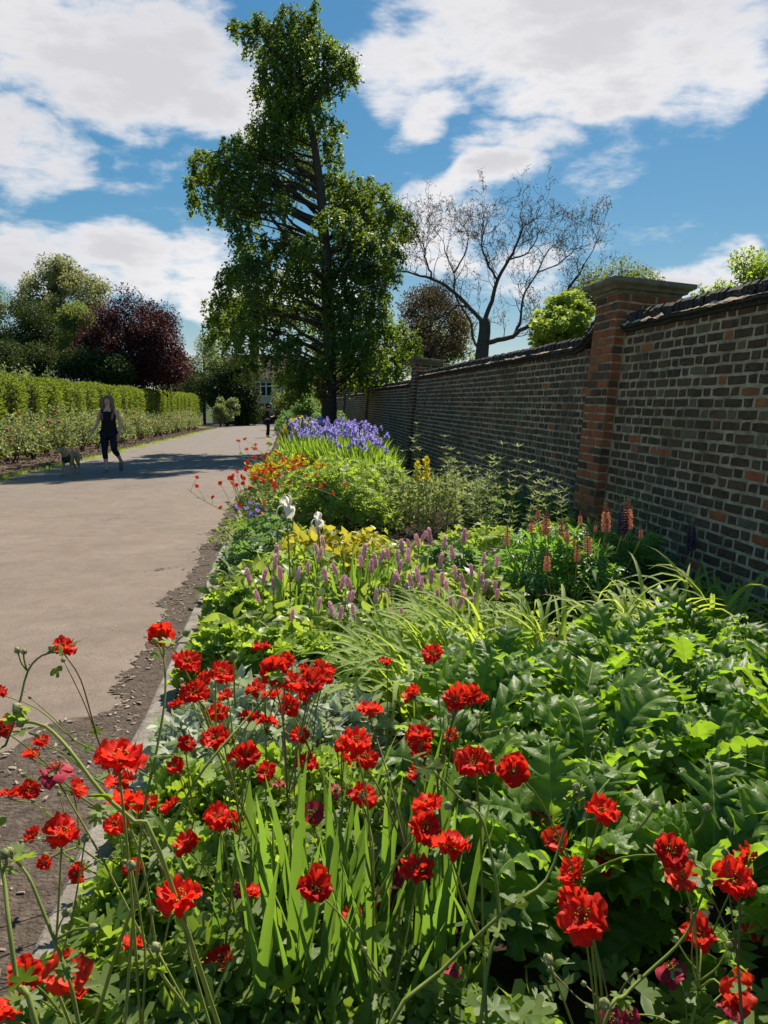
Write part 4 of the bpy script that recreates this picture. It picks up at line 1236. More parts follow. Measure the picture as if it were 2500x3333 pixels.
# ---------------------------------------------------------------- hedge
def hedge():
    x0, x1, y0, y1 = -10.2, -8.3, 10.0, 75.0
    ztop = lambda y: 2.02 - 0.004 * (y - 20) + 0.05 * np.sin(y * 0.9) + 0.03 * np.sin(y * 2.3)
    t = thing('yew_hedge', 'long clipped yew hedge with a flat top behind the roses', 'hedge', loc=(x1, y0, float(gz(y0))))
    org = np.array([x1, y0, float(gz(y0))])
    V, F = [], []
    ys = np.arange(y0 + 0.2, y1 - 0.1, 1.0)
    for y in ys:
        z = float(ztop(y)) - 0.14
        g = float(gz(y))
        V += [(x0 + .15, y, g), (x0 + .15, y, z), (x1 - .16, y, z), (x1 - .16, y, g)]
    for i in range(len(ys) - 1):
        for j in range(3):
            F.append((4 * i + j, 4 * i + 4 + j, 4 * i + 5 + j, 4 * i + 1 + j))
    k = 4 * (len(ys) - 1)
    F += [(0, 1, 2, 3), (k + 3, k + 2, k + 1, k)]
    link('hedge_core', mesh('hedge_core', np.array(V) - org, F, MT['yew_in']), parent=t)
    n = 120000
    face = rng.choice(3, n, p=[0.62, 0.34, 0.04])
    y = y0 + (y1 - y0) * rng.random(n) ** 1.15
    zt = ztop(y); g = gz(y)
    bul = 0.10 * np.sin(y * 2.6 + 1.5 * np.sin(y * 0.7)) + 0.05 * np.sin(y * 6.1)
    v = rng.random(n)
    pos = np.zeros((n, 3)); nrm = np.zeros((n, 3))
    f0 = face == 0
    zz = g + (zt - g) * v
    pos[f0] = np.stack([x1 + bul + rng.normal(0, 0.055, n) - 0.10 * np.clip((v - .85) / .15, 0, 1) ** 2, y, zz], 1)[f0]; nrm[f0] = (1, 0, 0.15)
    f1 = face == 1
    pos[f1] = np.stack([x0 + (x1 - x0) * v, y, zt + rng.normal(0, 0.045, n)], 1)[f1]; nrm[f1] = (0, 0, 1)
    f2 = face == 2
    pos[f2] = np.stack([x0 + (x1 - x0) * rng.random(n), np.full(n, y1) + rng.normal(0, .06, n), gz(y1) + (ztop(y1) - gz(y1)) * v], 1)[f2]; nrm[f2] = (0, 1, 0)
    ax = nrm * 0.9 + rng.normal(0, 0.55, (n, 3)) + np.array([0, 0, 0.35])
    s = 0.075 + 0.065 * rng.random(n)
    link('foliage', scatter_mesh('foliage', T_diamond(0.42), pos - org, ax, rng.normal(0, 1, (n, 3)) + np.array([0, -.3, .5]), s, MT['yew']), parent=t)
hedge()
# ---------------------------------------------------------------- flower and plant parts
def petal_patch(r0, r1, a0, width, lift, ruffle, r, nr=4, na=4, cup=0.0):
    V, F = [], []
    for i in range(nr + 1):
        t = i / nr
        rad = r0 + (r1 - r0) * t
        half = width / 2 * (0.35 + 0.75 * math.sin(math.pi * (0.12 + 0.62 * t)))
        for j in range(na + 1):
            s = j / na * 2 - 1
            edge = 1 - 0.16 * s * s * t - (0.06 * r.random() if i == nr else 0) - (0.05 * abs(math.sin(s * 3.1 + a0)) if i == nr else 0)
            a = a0 + s * half
            z = lift * rad + cup * t * t + ruffle * t * t * math.sin(s * 4.2 + a0 * 3) + r.normal(0, ruffle * 0.28) * t
            V.append((math.cos(a) * rad * edge, math.sin(a) * rad * edge, z))
    w = na + 1
    for i in range(nr):
        for j in range(na):
            k = i * w + j
            F.append((k, k + 1, k + 1 + w, k + w))
    return V, F

def bloom(seed, outer=7, inner=6, ruffle=0.10, flat=0.16):
    r = np.random.default_rng(seed)
    mb = MB()
    for k, (cnt, rad, lift, w) in enumerate(((outer, 0.5, flat, 1.45), (inner, 0.38, flat + 0.4, 1.35))):
        ph = r.random() * 6.28
        for i in range(cnt):
            a = ph + i * 2 * math.pi / cnt + r.normal(0, 0.12)
            V, F = petal_patch(0.05, rad * (0.85 + 0.22 * r.random()), a, w * 6.28 / cnt, lift + r.normal(0, .17), ruffle, r, 5, 6)
            mb.add(np.array(V) + (0, 0, 0.03 * k), F, 0, r.random())
    return mb

def dome(n, r0, h, seed):
    r = np.random.default_rng(seed)
    mb = MB()
    for i in range(n):
        a = r.random() * 6.28; d = r0 * math.sqrt(r.random())
        x, y = math.cos(a) * d, math.sin(a) * d
        e = np.array([x * 1.7, y * 1.7, h * (1.15 - 0.5 * (d / r0) ** 2) + r.normal(0, .02)])
        mb.tube([(x * .6, y * .6, 0), e * 0.93, e, e * 1.06], [0.008, 0.008, 0.022, 0.012], 4)
    return mb

GEUM = [bloom(i).build('geum_flower', MT['geum_red'], smooth=True) for i in range(9)]
GEUM_OLD = [bloom(40 + i, 4, 0, 0.10, -0.25).build('spent_flower', MT['geum_old'], smooth=True) for i in range(3)]
GEUM_OR = [bloom(60 + i, 6, 3).build('orange_flower', MT['geum_orange'], smooth=True) for i in range(3)]
YEL = [bloom(80 + i, 6, 0, 0.04, 0.55).build('yellow_flower', MT['yellow'], smooth=True) for i in range(3)]
CENTRE = [dome(26, 0.10, 0.16, i).build('flower_centre', MT['stamen'], smooth=True) for i in range(3)]
def lathe(prof, n=8):
    V = [(math.cos(a) * r, math.sin(a) * r, z) for r, z in prof for a in np.arange(n) * 2 * math.pi / n]
    F = [(i * n + j, i * n + (j + 1) % n, (i + 1) * n + (j + 1) % n, (i + 1) * n + j) for i in range(len(prof) - 1) for j in range(n)]
    return np.array(V), F
mb = MB(); V, F = lathe([(0.06, -0.16), (0.12, -0.10), (0.13, -0.04), (0.05, 0.0)]); mb.add(V, F)
for i in range(5):
    a = i * 1.2566
    V, F = petal_patch(0.05, 0.33, a, 0.7, -0.25, 0.02, np.random.default_rng(i), 2, 2)
    mb.add(V, F)
CALYX = mb.build('calyx', MT['bud'], smooth=True)
BUD = []
for s in range(3):
    mb = MB(); V, F = lathe([(0.05, -0.45), (0.30, -0.42), (0.47, -0.2), (0.50, 0.05), (0.40, 0.3), (0.22, 0.48), (0.04, 0.62)])
    V = V + np.random.default_rng(s).normal(0, .02, V.shape)
    mb.add(V, F)
    for i in range(5):
        a = i * 1.2566
        mb.add([(math.cos(a - .4) * .48, math.sin(a - .4) * .48, -.3), (math.cos(a + .4) * .48, math.sin(a + .4) * .48, -.3), (math.cos(a) * .62, math.sin(a) * .62, .45)], [(0, 1, 2)])
    BUD.append(mb.build('bud', MT['bud'], smooth=True))

def orient(loc, normal, size, spin=None):
    n = Vector(normal).normalized()
    q = n.to_track_quat('Z', 'Y')
    M = Matrix.Translation(Vector(loc)) @ q.to_matrix().to_4x4() @ Matrix.Rotation(random.random() * 6.28 if spin is None else spin, 4, 'Z') @ Matrix.Diagonal((size, size, size, 1))
    return M

def put_flower(parent, org, loc, normal, size, kind='red'):
    pool = {'red': GEUM, 'old': GEUM_OLD, 'orange': GEUM_OR, 'yellow': YEL}[kind]
    f = link('flower', random.choice(pool), parent=parent)
    f.matrix_local = orient(np.asarray(loc) - org, normal, size)
    c = link('flower_centre', random.choice(CENTRE), parent=f)
    k = link('calyx', CALYX, parent=f)
    return f

def put_bud(parent, org, loc, normal, size):
    b = link('bud', random.choice(BUD), parent=parent)
    b.matrix_local = orient(np.asarray(loc) - org, normal, size)
    return b

GEUM_LEAF = [T_palm(5, 0.55, 3, 0.1, 250), T_palm(3, 0.5, 5, 0.1, 200), T_palm(7, 0.5, 9, 0.1, 280)]
def leafy(name, parent, pos, ax, nr, size, tm, mat, smooth=True):
    return link(name, scatter_mesh(name, tm, np.asarray(pos), np.asarray(ax), np.asarray(nr), np.asarray(size), mat, smooth=smooth), parent=parent)

# ---------------------------------------------------------------- foreground geums, flower by flower
FL = [  # x, y (working pixels), width, kind
 (350,1369,56,0),(138,1403,52,0),(401,1433,58,0),(474,1458,60,0),(564,1399,38,0),(421,1497,58,0),(440,1470,34,0),(382,1524,30,0),(470,1540,46,0),(593,1452,64,0),(622,1476,58,0),(620,1427,32,0),
 (706,1450,34,0),(672,1476,56,0),(655,1449,32,0),(700,1466,36,0),(548,1493,36,0),(588,1503,42,0),(626,1527,44,0),(540,1550,44,0),(577,1560,42,0),(489,1504,34,0),(403,1607,38,0),(465,1600,60,0),
 (380,1655,42,0),(533,1632,54,0),(577,1670,44,0),(648,1590,40,0),(663,1648,44,0),(603,1690,30,1),(508,1640,40,0),(770,1606,66,0),(740,1612,40,0),(787,1640,58,0),(798,1537,52,0),(835,1431,28,0),
 (890,1503,44,0),(934,1413,46,0),(990,1512,62,0),(1016,1500,50,0),(1036,1512,34,0),(907,1592,54,0),(910,1620,46,0),(902,1672,44,0),(932,1557,24,0),(975,1590,32,0),(1026,1650,78,0),(1000,1640,44,0),
 (1110,1663,66,0),(785,1722,62,0),(727,1705,38,1),(672,1757,48,1),(970,1715,34,0),(925,1740,62,0),(916,1792,68,0),(975,1832,80,0),(902,1884,70,0),(873,1895,44,1),(1277,1703,34,0),(1355,1730,46,0),
 (1298,1756,68,0),(1170,1755,48,1),(1197,1812,54,2),(1303,1867,54,0),(1240,1887,64,0),(1280,1868,44,0),(1450,1840,72,0),(1475,1893,66,2),(1405,1890,34,0),(1612,1857,58,0),(1585,1902,80,0),(1265,1985,104,0),
 (1240,1950,66,0),(1508,2019,64,0),(1627,2019,52,0),(1450,2092,62,1),(1585,2153,72,2),(1600,2118,50,2),(1580,2175,50,1),(258,1645,102,0),(270,1738,74,0),(262,1690,56,0),(122,1662,76,1),(90,1603,34,0),(67,1632,36,0),
 (60,1707,44,0),(22,1718,42,0),(8,1575,48,0),(165,1705,44,0),(134,1805,78,0),(73,1807,40,0),(320,1738,42,0),(370,1742,40,0),(250,1785,50,0),(403,1828,58,0),(470,1768,62,0),(500,1775,48,0),(385,1945,92,0),
 (288,1875,40,0),(95,1863,30,0),(167,1885,38,0),(538,1932,50,0),(515,1922,34,1),(683,1918,70,0),(758,1983,48,0),(828,1935,44,1),(983,2090,44,1),(483,2075,60,0),(287,2040,44,0),(55,2108,72,0),(142,2098,86,2),
 (165,2145,54,0),(15,2190,66,0),(1320,2200,46,1),(1362,2192,36,1),(655,1503,32,0),(690,1440,30,0),(1,1495,28,0),(1080,1540,20,1),(745,1640,30,0),(470,1590,40,0),(560,1480,30,0)]
FD = 0.056
fl3 = []
for (x, y, w, k) in FL:
    Z = FPX * FD / (w * VS)
    Z = 0.82 + (Z - 0.82) if Z > 0.82 else 0.82
    # small-looking flowers are partly small blooms, partly farther off
    if Z > 1.9:
        Z = 1.9 + (Z - 1.9) * 0.25
    p = at(x * VS, y * VS, Z)
    if p[2] < 0.22:
        Z = Z * (EYE - 0.26) / (EYE - p[2]); p = at(x * VS, y * VS, Z)
    size = w * VS / FPX * Z * 1.22
    fl3.append([p, size, ('red', 'old', 'orange')[k]])
used = [False] * len(fl3)
plants = []
for i in np.argsort([-f[1] for f in fl3]):
    if used[i]:
        continue
    grp = [i]; used[i] = True
    d = [(np.linalg.norm(fl3[j][0] - fl3[i][0]), j) for j in range(len(fl3)) if not used[j]]
    for dist, j in sorted(d)[:3]:
        if dist < 0.20 and len(grp) < 4:
            grp.append(j); used[j] = True
    plants.append(grp)
side = lambda p: 'over the path' if p[0] < -0.55 else ('among the sword leaves' if p[0] < 0.25 else 'in front of the acanthus')
def pxy(p):
    v = np.asarray(p) - CAM
    z = v @ FWD
    return 1250 + FPX * (v @ RGT) / z, 1666.5 - FPX * (v @ UPV) / z
raw = []
for grp in plants:
    px, py = pxy(np.mean([fl3[i][0] for i in grp], axis=0))
    row = 'highest' if py < 2230 else ('upper' if py < 2500 else ('middle' if py < 2800 else 'lowest'))
    plc = 'over the path' if px < 420 else ('by the kerb' if px < 900 else ('above sword leaves' if px < 1450 else ('before the acanthus' if px < 2050 else 'at the picture edge')))
    raw.append((f'geum with {("one", "two", "three", "four")[len(grp) - 1]} red bloom{"s" if len(grp) > 1 else ""} in the {row} row {plc}', px))
geum_labels = []
for lab, px in raw:
    same = sorted(q for l, q in raw if l == lab)
    geum_labels.append(lab if len(same) == 1 else f'{lab}, {ORD[same.index(px)]} from left')
for gi, grp in enumerate(plants):
    P = np.array([fl3[i][0] for i in grp])
    c = P.mean(0)
    # root on the bed, set back or forward of the blooms but inside the bed
    bx = c[0] + rng.normal(0.03, 0.10)
    by = c[1] + rng.normal(-0.02, 0.10)
    bx = max(bx, -0.40 + 0.12 * rng.random())
    base = np.array([bx, by, float(gz(by)) + 0.01])
    lab = geum_labels[gi]
    t = thing('geum_plant', lab, 'flower', loc=tuple(base), group='red geums in the foreground')
    fork = base + (c - base) * rng.uniform(0.55, 0.75) + np.array([rng.normal(0, .02), rng.normal(0, .02), 0.02])
    mb = MB()
    m1 = base + (fork - base) * 0.5 + np.array([(c[0] - bx) * -0.12, 0, 0.03]) + rng.normal(0, .012, 3)
    q = bez([base, m1, fork], 12) - base
    mb.tube(q, np.linspace(0.0030, 0.0024, len(q)), 6)
    lp, la, ln_, ls = [], [], [], []
    for i in grp:
        p, size, kind = fl3[i]
        toc = CAM - p; toc /= np.linalg.norm(toc)
        d = p - fork; d /= np.linalg.norm(d) + 1e-9
        sd = np.array([SDIR[0], SDIR[1], SDIR[2]])
        nrm = d * 0.55 + toc * rng.uniform(0.1, 0.95) + sd * 0.25 + rng.normal(0, 0.33, 3) + np.array([0, 0, 0.15])
        nrm /= np.linalg.norm(nrm)
        ctrl = [fork, fork + (p - fork) * 0.55 + np.array([0, 0, 0.015]) + rng.normal(0, .006, 3), p - nrm * size * 0.16]
        q = bez(ctrl, 9) - base
        mb.tube(q, np.linspace(0.0021, 0.0016, len(q)), 5)
        put_flower(t, base, p, nrm, size, kind)
        lp.append(ctrl[0]); la.append(d + rng.normal(0, .3, 3)); ln_.append((0, 0, 1.0)); ls.append(0.03)
    for k in range(int(rng.integers(1, 4))):        # side buds on short stalks
        e = fork + (c - fork) * rng.uniform(0.3, 1.1) + rng.normal(0, 0.035, 3) + np.array([0, 0, 0.01])
        s = fork + (c - fork) * 0.15 * k
        q = bez([s, (s + e) / 2 + rng.normal(0, .006, 3), e], 6) - base
        mb.tube(q, np.linspace(0.0018, 0.0012, len(q)), 5)
        put_bud(t, base, e, e - s + np.array([0, 0, .02]), rng.uniform(0.009, 0.014))
    link('stem', mb.build('stem', MT['stem'] if rng.random() < 0.75 else MT['stem_brown'], smooth=True), parent=t)
    # stem leaves at the joints and a basal tuft
    for k in range(4):
        f = rng.random()
        lp.append(base + (fork - base) * (0.3 + 0.7 * f)); la.append(rng.normal(0, 1, 3) * (1, 1, .3)); ln_.append((0, 0, 1.0)); ls.append(rng.uniform(0.03, 0.06))
    nb = 12
    for k in range(nb):
        a = rng.random() * 6.28; d = rng.uniform(0.02, 0.11)
        lp.append(base + np.array([math.cos(a) * d, math.sin(a) * d, rng.uniform(0.05, 0.22)])); la.append((math.cos(a), math.sin(a), rng.normal(0.1, .3))); ln_.append(np.array([0, 0, 1.0]) + rng.normal(0, .35, 3)); ls.append(rng.uniform(0.06, 0.11))
    leafy('leaves', t, np.array(lp) - base, np.array(la, float), np.array(ln_, float), ls, GEUM_LEAF, MT['geum_leaf'])

# the thick arching stems at the kerb side, traced
def arching(name, label, pts, rad, buds, blooms=()):
    P = [at(x * VS, y * VS, Z) for x, y, Z in pts]
    b = P[0].copy()
    if b[2] > 0.05:
        d = P[0] - P[1]; d[2] = min(d[2], -0.02)
        t_ = (b[2] - float(gz(b[1]))) / -d[2]
        h_ = np.hypot(d[0], d[1]) * t_
        g = b + d * t_ * np.array([min(1, .22 / max(h_, .01)), min(1, .22 / max(h_, .01)), 1]); g[0] = max(g[0], -0.42)
        P = [g, b * .45 + g * .55 + np.array([0, 0, .02])] + P
    base = P[0]
    t = thing('geum_plant', label, 'flower', loc=tuple(base), group='arching geum stems at the kerb')
    mb = MB(); q = bez(P, 26) - base
    mb.tube(q, np.linspace(rad, rad * 0.6, len(q)), 7)
    for (x, y, Z, s, fx, fy) in buds:
        e = at(x * VS, y * VS, Z); f0 = at(fx * VS, fy * VS, Z)
        qq = bez([f0, (e + f0) / 2 + rng.normal(0, .003, 3), e], 6) - base
        mb.tube(qq, np.linspace(rad * 0.7, rad * 0.5, len(qq)), 5)
        put_bud(t, base, e, e - f0, s)
    link('stem', mb.build('stem', MT['stem'], smooth=True), parent=t)
    L = [P[-1]] + [P[len(P) // 2]]
    n = 6
    pos = np.array([L[i % 2] + rng.normal(0, .01, 3) for i in range(n)]) - base
    leafy('leaves', t, pos, rng.normal(0, 1, (n, 3)), np.tile((0, 0, 1.0), (n, 1)), np.full(n, 0.035), GEUM_LEAF, MT['geum_leaf'])
arching('geum_stem', 'tall geum stem leaning left over the path with buds and one bloom', [(-20, 1690, 1.15), (12, 1610, 1.2), (40, 1530, 1.22), (60, 1450, 1.25), (92, 1415, 1.25), (128, 1408, 1.25)], 0.0024, [(38, 1405, 1.25, .011, 58, 1448), (52, 1408, 1.25, .009, 58, 1448), (112, 1400, 1.25, .011, 95, 1415)])
arching('geum_stem', 'thick geum stem bending up from the kerb towards the left edge', [(345, 1840, 1.0), (290, 1775, 1.0), (220, 1712, 1.0), (150, 1620, 1.02), (100, 1570, 1.05), (55, 1558, 1.05)], 0.0036, [(38, 1530, 1.05, .014, 58, 1558), (44, 1562, 1.05, .012, 60, 1560)])
arching('geum_stem', 'straight geum stem forking under the largest lone bloom', [(250, 2060, 1.1), (315, 1900, 1.1), (350, 1830, 1.12), (420, 1690, 1.15), (490, 1600, 1.2), (540, 1545, 1.25), (600, 1475, 1.28)], 0.0030, [(505, 1415, 1.25, .014, 508, 1530)])
arching('geum_stem', 'upright pair of geum stems below the topmost bloom by the kerb', [(305, 1800, 1.2), (335, 1640, 1.25), (357, 1500, 1.3), (352, 1390, 1.35)], 0.0028, [(335, 1385, 1.35, .012, 352, 1420), (402, 1367, 1.35, .014, 360, 1400)])
arching('geum_stem', 'geum stem with a bud cluster between two blooms over the acanthus', [(1050, 2110, 1.0), (1080, 1980, 1.05), (1045, 1780, 1.1), (1000, 1730, 1.12), (920, 1650, 1.12)], 0.0030, [(905, 1645, 1.12, .013, 935, 1665), (968, 1740, 1.12, .012, 985, 1720), (1010, 1735, 1.12, .012, 1000, 1728)])
arching('geum_stem', 'long geum stem curving up to the right across the acanthus', [(830, 2240, .95), (950, 2100, 1.0), (1100, 1960, 1.02), (1180, 1900, 1.05), (1220, 1790, 1.08), (1240, 1720, 1.1)], 0.0032, [(1245, 1700, 1.1, .012, 1240, 1722), (1255, 1712, 1.1, .010, 1240, 1725)])
arching('geum_stem', 'rising geum stem in the bottom corner below the right blooms', [(1300, 2230, .95), (1350, 2150, .98), (1400, 2100, 1.0), (1480, 2020, 1.02), (1530, 1900, 1.05)], 0.0028, [(1415, 1740, 1.1, .012, 1370, 1800), (1525, 1745, 1.1, .012, 1500, 1800)])
arching('geum_stem', 'thick geum stem crossing the bottom left corner of the bed', [(80, 2220, .82), (40, 2130, .84), (20, 2000, .86), (5, 1880, .9), (-30, 1800, .9)], 0.0036, [(8, 1845, .9, .013, 6, 1880)])
arching('geum_stem', 'leaning geum stem beside the bottom left blooms', [(170, 2210, .9), (140, 2090, .92), (90, 1960, .95), (60, 1890, .97), (30, 1855, 1.0)], 0.0030, [(22, 1840, 1.0, .012, 32, 1858), (200, 2005, .95, .012, 120, 2030)])

# ---------------------------------------------------------------- mounds of foliage
def mound(name, label, x, y, rx, ry, h, tm, n, size, mat, group=None, cat='plant', stalk=True, up=0.5, fill=0.35, jit=0.35, flat=2.0, z0=0.0):
    base = np.array([x, y, float(gz(y)) + 0.01])
    t = thing(name, label, cat, loc=tuple(base), group=group)
    r = np.sqrt(rng.random(n)); a = rng.random(n) * 6.2832
    lump = 1 + 0.16 * np.sin(a * 3 + x * 7) + 0.1 * np.sin(a * 5 + y * 3)
    ux, uy = np.cos(a) * r * lump, np.sin(a) * r * lump
    prof = np.clip(1 - r ** (flat * 1.4), 0, 1) ** 0.55
    hum = 1 + 0.18 * np.sin(ux * 5 + x * 3) * np.cos(uy * 6 + y)
    depth = 1 - fill * rng.random(n) ** 1.6
    pos = np.stack([ux * rx, uy * ry, z0 + np.maximum(0.03, h * prof * hum * depth) + rng.normal(0, .012, n)], 1)
    out = np.stack([ux, uy, np.zeros(n)], 1)
    ax = out * 0.9 + rng.normal(0, 0.6, (n, 3)) + np.array([0, 0, 0.12])
    nr = out * 0.5 + np.array([0, 0, up + 0.5]) + rng.normal(0, jit, (n, 3))
    s = size * (0.6 + 0.75 * rng.random(n))
    leafy('foliage', t, pos, ax, nr, s, tm, mat)
    if stalk:
        mb = MB()
        for i in rng.choice(n, min(n, 24), replace=False):
            e = pos[i]
            mb.tube(bez([(e[0] * .35, e[1] * .35, 0), (e[0] * .75, e[1] * .75, e[2] * .6), e], 6), 0.0028, 4, cap=False)
        link('stalks', mb.build('stalks', MT['stem'], smooth=True), parent=t)
    return t

OV = [T_ovate(0.55, 3, 0.12, 0.25, 0.02, i) for i in range(4)]
OVN = [T_ovate(0.38, 3, 0.12, 0.35, 0.02, i) for i in range(4)]
SIL = [T_ovate(0.52, 4, 0.22, 0.12, 0.01, i) for i in range(4)]
ALC = [T_palm(9, 0.16, i, 0.28, 320) for i in range(3)]
GER = [T_palm(5, 0.62, i, 0.12, 270) for i in range(4)]
LUP = [T_digit(8), T_digit(9), T_digit(7)]

# silver lamb's ears
for i, (x, y, s) in enumerate([(-0.33, 2.52, .17), (-0.13, 2.60, .18), (0.08, 2.64, .17), (-0.32, 2.82, .17), (-0.10, 2.90, .18), (0.12, 2.93, .16), (-0.26, 3.08, .16), (0.0, 3.15, .16), (0.22, 2.75, .14)]):
    lab = ['silver leaved plant at the kerb edge behind the red geums', 'silver leaved plant second from the kerb', 'silver leaved plant nearest the sword leaves', 'silver leaved plant on the kerb in the middle row', 'silver leaved plant in the heart of the silver patch', 'silver leaved plant under the lone orange bloom', 'silver leaved plant touching the lobed lime plant', 'silver leaved plant at the back of the silver patch', 'silver leaved plant farthest from the kerb'][i]
    mound('lambs_ear', lab, x, y, s, s, 0.24, SIL, 560, 0.058, MT['stachys'], 'silver leaved plants', up=0.1, jit=0.5, fill=0.6)
# lobed lime-green lady's mantle
for lab, x, y, r_, h, n in [
    ('lobed lime green plant spilling on the kerb behind the silver leaves', -0.30, 3.55, .22, .30, 420), ('lobed lime green plant beside the topmost red bloom', -0.04, 3.50, .22, .30, 420), ('lobed lime green plant below the bistort spikes', 0.18, 3.45, .2, .26, 300),
    ('scalloped green plant on the kerb left of the bistort', -0.27, 4.45, .24, .28, 420),
    ('lobed lime green plant in front of the silver leaves by the kerb', -0.32, 2.22, .2, .24, 320), ('lobed lime green plant in front of the silver leaves', -0.12, 2.20, .22, .27, 360), ('lobed lime green plant next to the sword leaves', 0.08, 2.25, .22, .26, 340),
    ('lobed green plant low behind the lowest kerb blooms', -0.32, 1.85, .2, .22, 320), ('lobed green plant left of the sword leaves', -0.12, 1.86, .22, .24, 340)]:
    mound('ladys_mantle', lab, x, y, r_, r_, h, ALC, n, 0.075, MT['alchemilla'], 'lobed lime green plants')
# cut-leaved green plants in the bottom corner
for lab, x, y, r_, h in [('cut leaved green plant at the bottom left corner', -0.38, 1.28, .2, .25), ('cut leaved green plant below the red double bloom', -0.18, 1.45, .2, .26), ('cut leaved green plant at the foot of the sword leaves', 0.02, 1.30, .2, .22), ('cut leaved green plant against the near kerb', -0.42, 1.55, .16, .22), ('cut leaved green plant at the bottom between sword leaves and acanthus', 0.36, 1.22, .2, .24), ('cut leaved green plant in the bottom right corner', 0.85, 1.10, .22, .25)]:
    mound('cut_leaved_plant', lab, x, y, r_, r_, h, GER, 260, 0.085, MT['geum_leaf'], 'cut leaved plants in the foreground')

# acanthus: every large leaf an object
ACL = []
for i in range(14):
    V_, F_ = T_acanthus(i)
    k_ = np.arange(len(F_)) % 6
    ACL.append(mesh('acanthus_leaf', V_, F_, [MT['acanthus'], MT['acanthus_rib']], midx=((k_ == 2) | (k_ == 3)).astype(int), smooth=True))
ac_spots = [(0.62, 1.62), (0.95, 1.50), (1.30, 1.62), (0.52, 2.02), (0.85, 1.98), (1.20, 2.02), (1.55, 2.05), (0.62, 2.42), (0.98, 2.40), (1.35, 2.42), (1.72, 2.45), (0.80, 2.80), (1.20, 2.82), (1.60, 2.82), (2.0, 2.85), (2.05, 2.45), (1.45, 3.12), (1.9, 3.2)]
ac_lab = ['at the front beside the sword leaves', 'front middle under the largest red bloom', 'front right under the paired red blooms', 'second row by the sword leaves', 'second row left of centre', 'second row right of centre', 'second row at the picture edge', 'third row left', 'third row middle', 'third row right', 'third row at the picture edge', 'back row beside the combed strap leaves', 'back row middle below the lupins', 'back row right below the strap leaves', 'back corner towards the wall', 'side corner towards the wall', 'rear edge under the lupin clump', 'rear edge by the wall strap leaves']
for (x, y), lab in zip(ac_spots, ac_lab):
    base = np.array([x, y, float(gz(y))])
    t = thing('acanthus_plant', 'acanthus with big glossy cut leaves, ' + lab, 'plant', loc=tuple(base), group='acanthus clump at the right')
    h = 0.30 if y < 1.8 else (0.30 if y < 2.7 else 0.24)
    nl = 38
    for i in range(nl):
        a = i * 2.4 + rng.normal(0, .3)
        el = rng.uniform(0.15, 1.15)
        L = rng.uniform(0.17, 0.32)
        d = np.array([math.cos(a) * math.cos(el), math.sin(a) * math.cos(el), math.sin(el)])
        start = np.array([math.cos(a) * 0.05, math.sin(a) * 0.05, rng.uniform(0.02, 0.16) + h * (0.3 + 0.5 * rng.random())])
        nr = np.array([-math.cos(a) * math.sin(el), -math.sin(a) * math.sin(el), math.cos(el)]) + rng.normal(0, .25, 3)
        Rm = frames(d[None], nr[None])[0]
        o = link('leaf', ACL[int(rng.integers(0, 14))], parent=t)
        M = Matrix([[*(Rm[r] * L), start[r]] for r in range(3)] + [[0, 0, 0, 1]])
        o.matrix_local = M

# strap-leaved daylilies
STRAP = [mesh('strap_leaf', *T_strap(0.020 + 0.007 * (i % 3) / 2, 0.75 + 0.16 * i, 9, i, 0.5), MT['strap'], smooth=True) for i in range(9)]
def strap_plant(name, label, x, y, n, L0, L1, el0, el1, comb=None, group=None, pool=STRAP, wmul=1.0):
    base = np.array([x, y, float(gz(y))])
    t = thing(name, label, 'plant', loc=tuple(base), group=group)
    for i in range(n):
        a = rng.random() * 6.2832
        if comb is not None:
            a = comb + rng.normal(0, 0.75)
        el = rng.uniform(el0, el1)
        L = rng.uniform(L0, L1)
        d = np.array([math.cos(a) * math.cos(el), math.sin(a) * math.cos(el), math.sin(el)])
        nr = np.array([-math.cos(a) * math.sin(el), -math.sin(a) * math.sin(el), math.cos(el)]) + rng.normal(0, .18, 3)
        Rm = frames(d[None], nr[None])[0]
        s = np.array([rng.normal(0, .07), rng.normal(0, .07), 0.0])
        o = link('leaf', pool[int(rng.integers(0, len(pool)))], parent=t)
        sc = np.array([L * wmul, L, L])
        o.matrix_local = Matrix([[*(Rm[r] * sc), s[r]] for r in range(3)] + [[0, 0, 0, 1]])
    return t
for lab, x, y, n, L0, L1, cb in [('strap leaved daylily combed flat towards the silver leaves', 0.55, 3.10, 78, .5, .75, 2.9), ('strap leaved daylily combed left behind the first', 0.75, 3.38, 78, .5, .75, 2.8), ('strap leaved daylily combed left next to the bistort', 0.95, 3.62, 66, .5, .8, 2.7), ('strap leaved daylily leaning towards the lupins', 1.25, 3.62, 54, .5, .75, 2.2),
        ('pale strap leaved daylily right of the lupin clump', 1.75, 3.72, 56, .5, .75, None), ('pale strap leaved daylily towards the wall', 2.05, 3.85, 56, .5, .8, None), ('strap leaved daylily at the right picture edge', 2.35, 3.80, 46, .5, .8, None), ('shaded strap leaved daylily at the wall foot', 2.55, 4.35, 36, .45, .65, None)]:
    strap_plant('daylily', lab, x, y, n, L0, L1, 0.75, 1.4, cb, 'daylilies before the lupins')

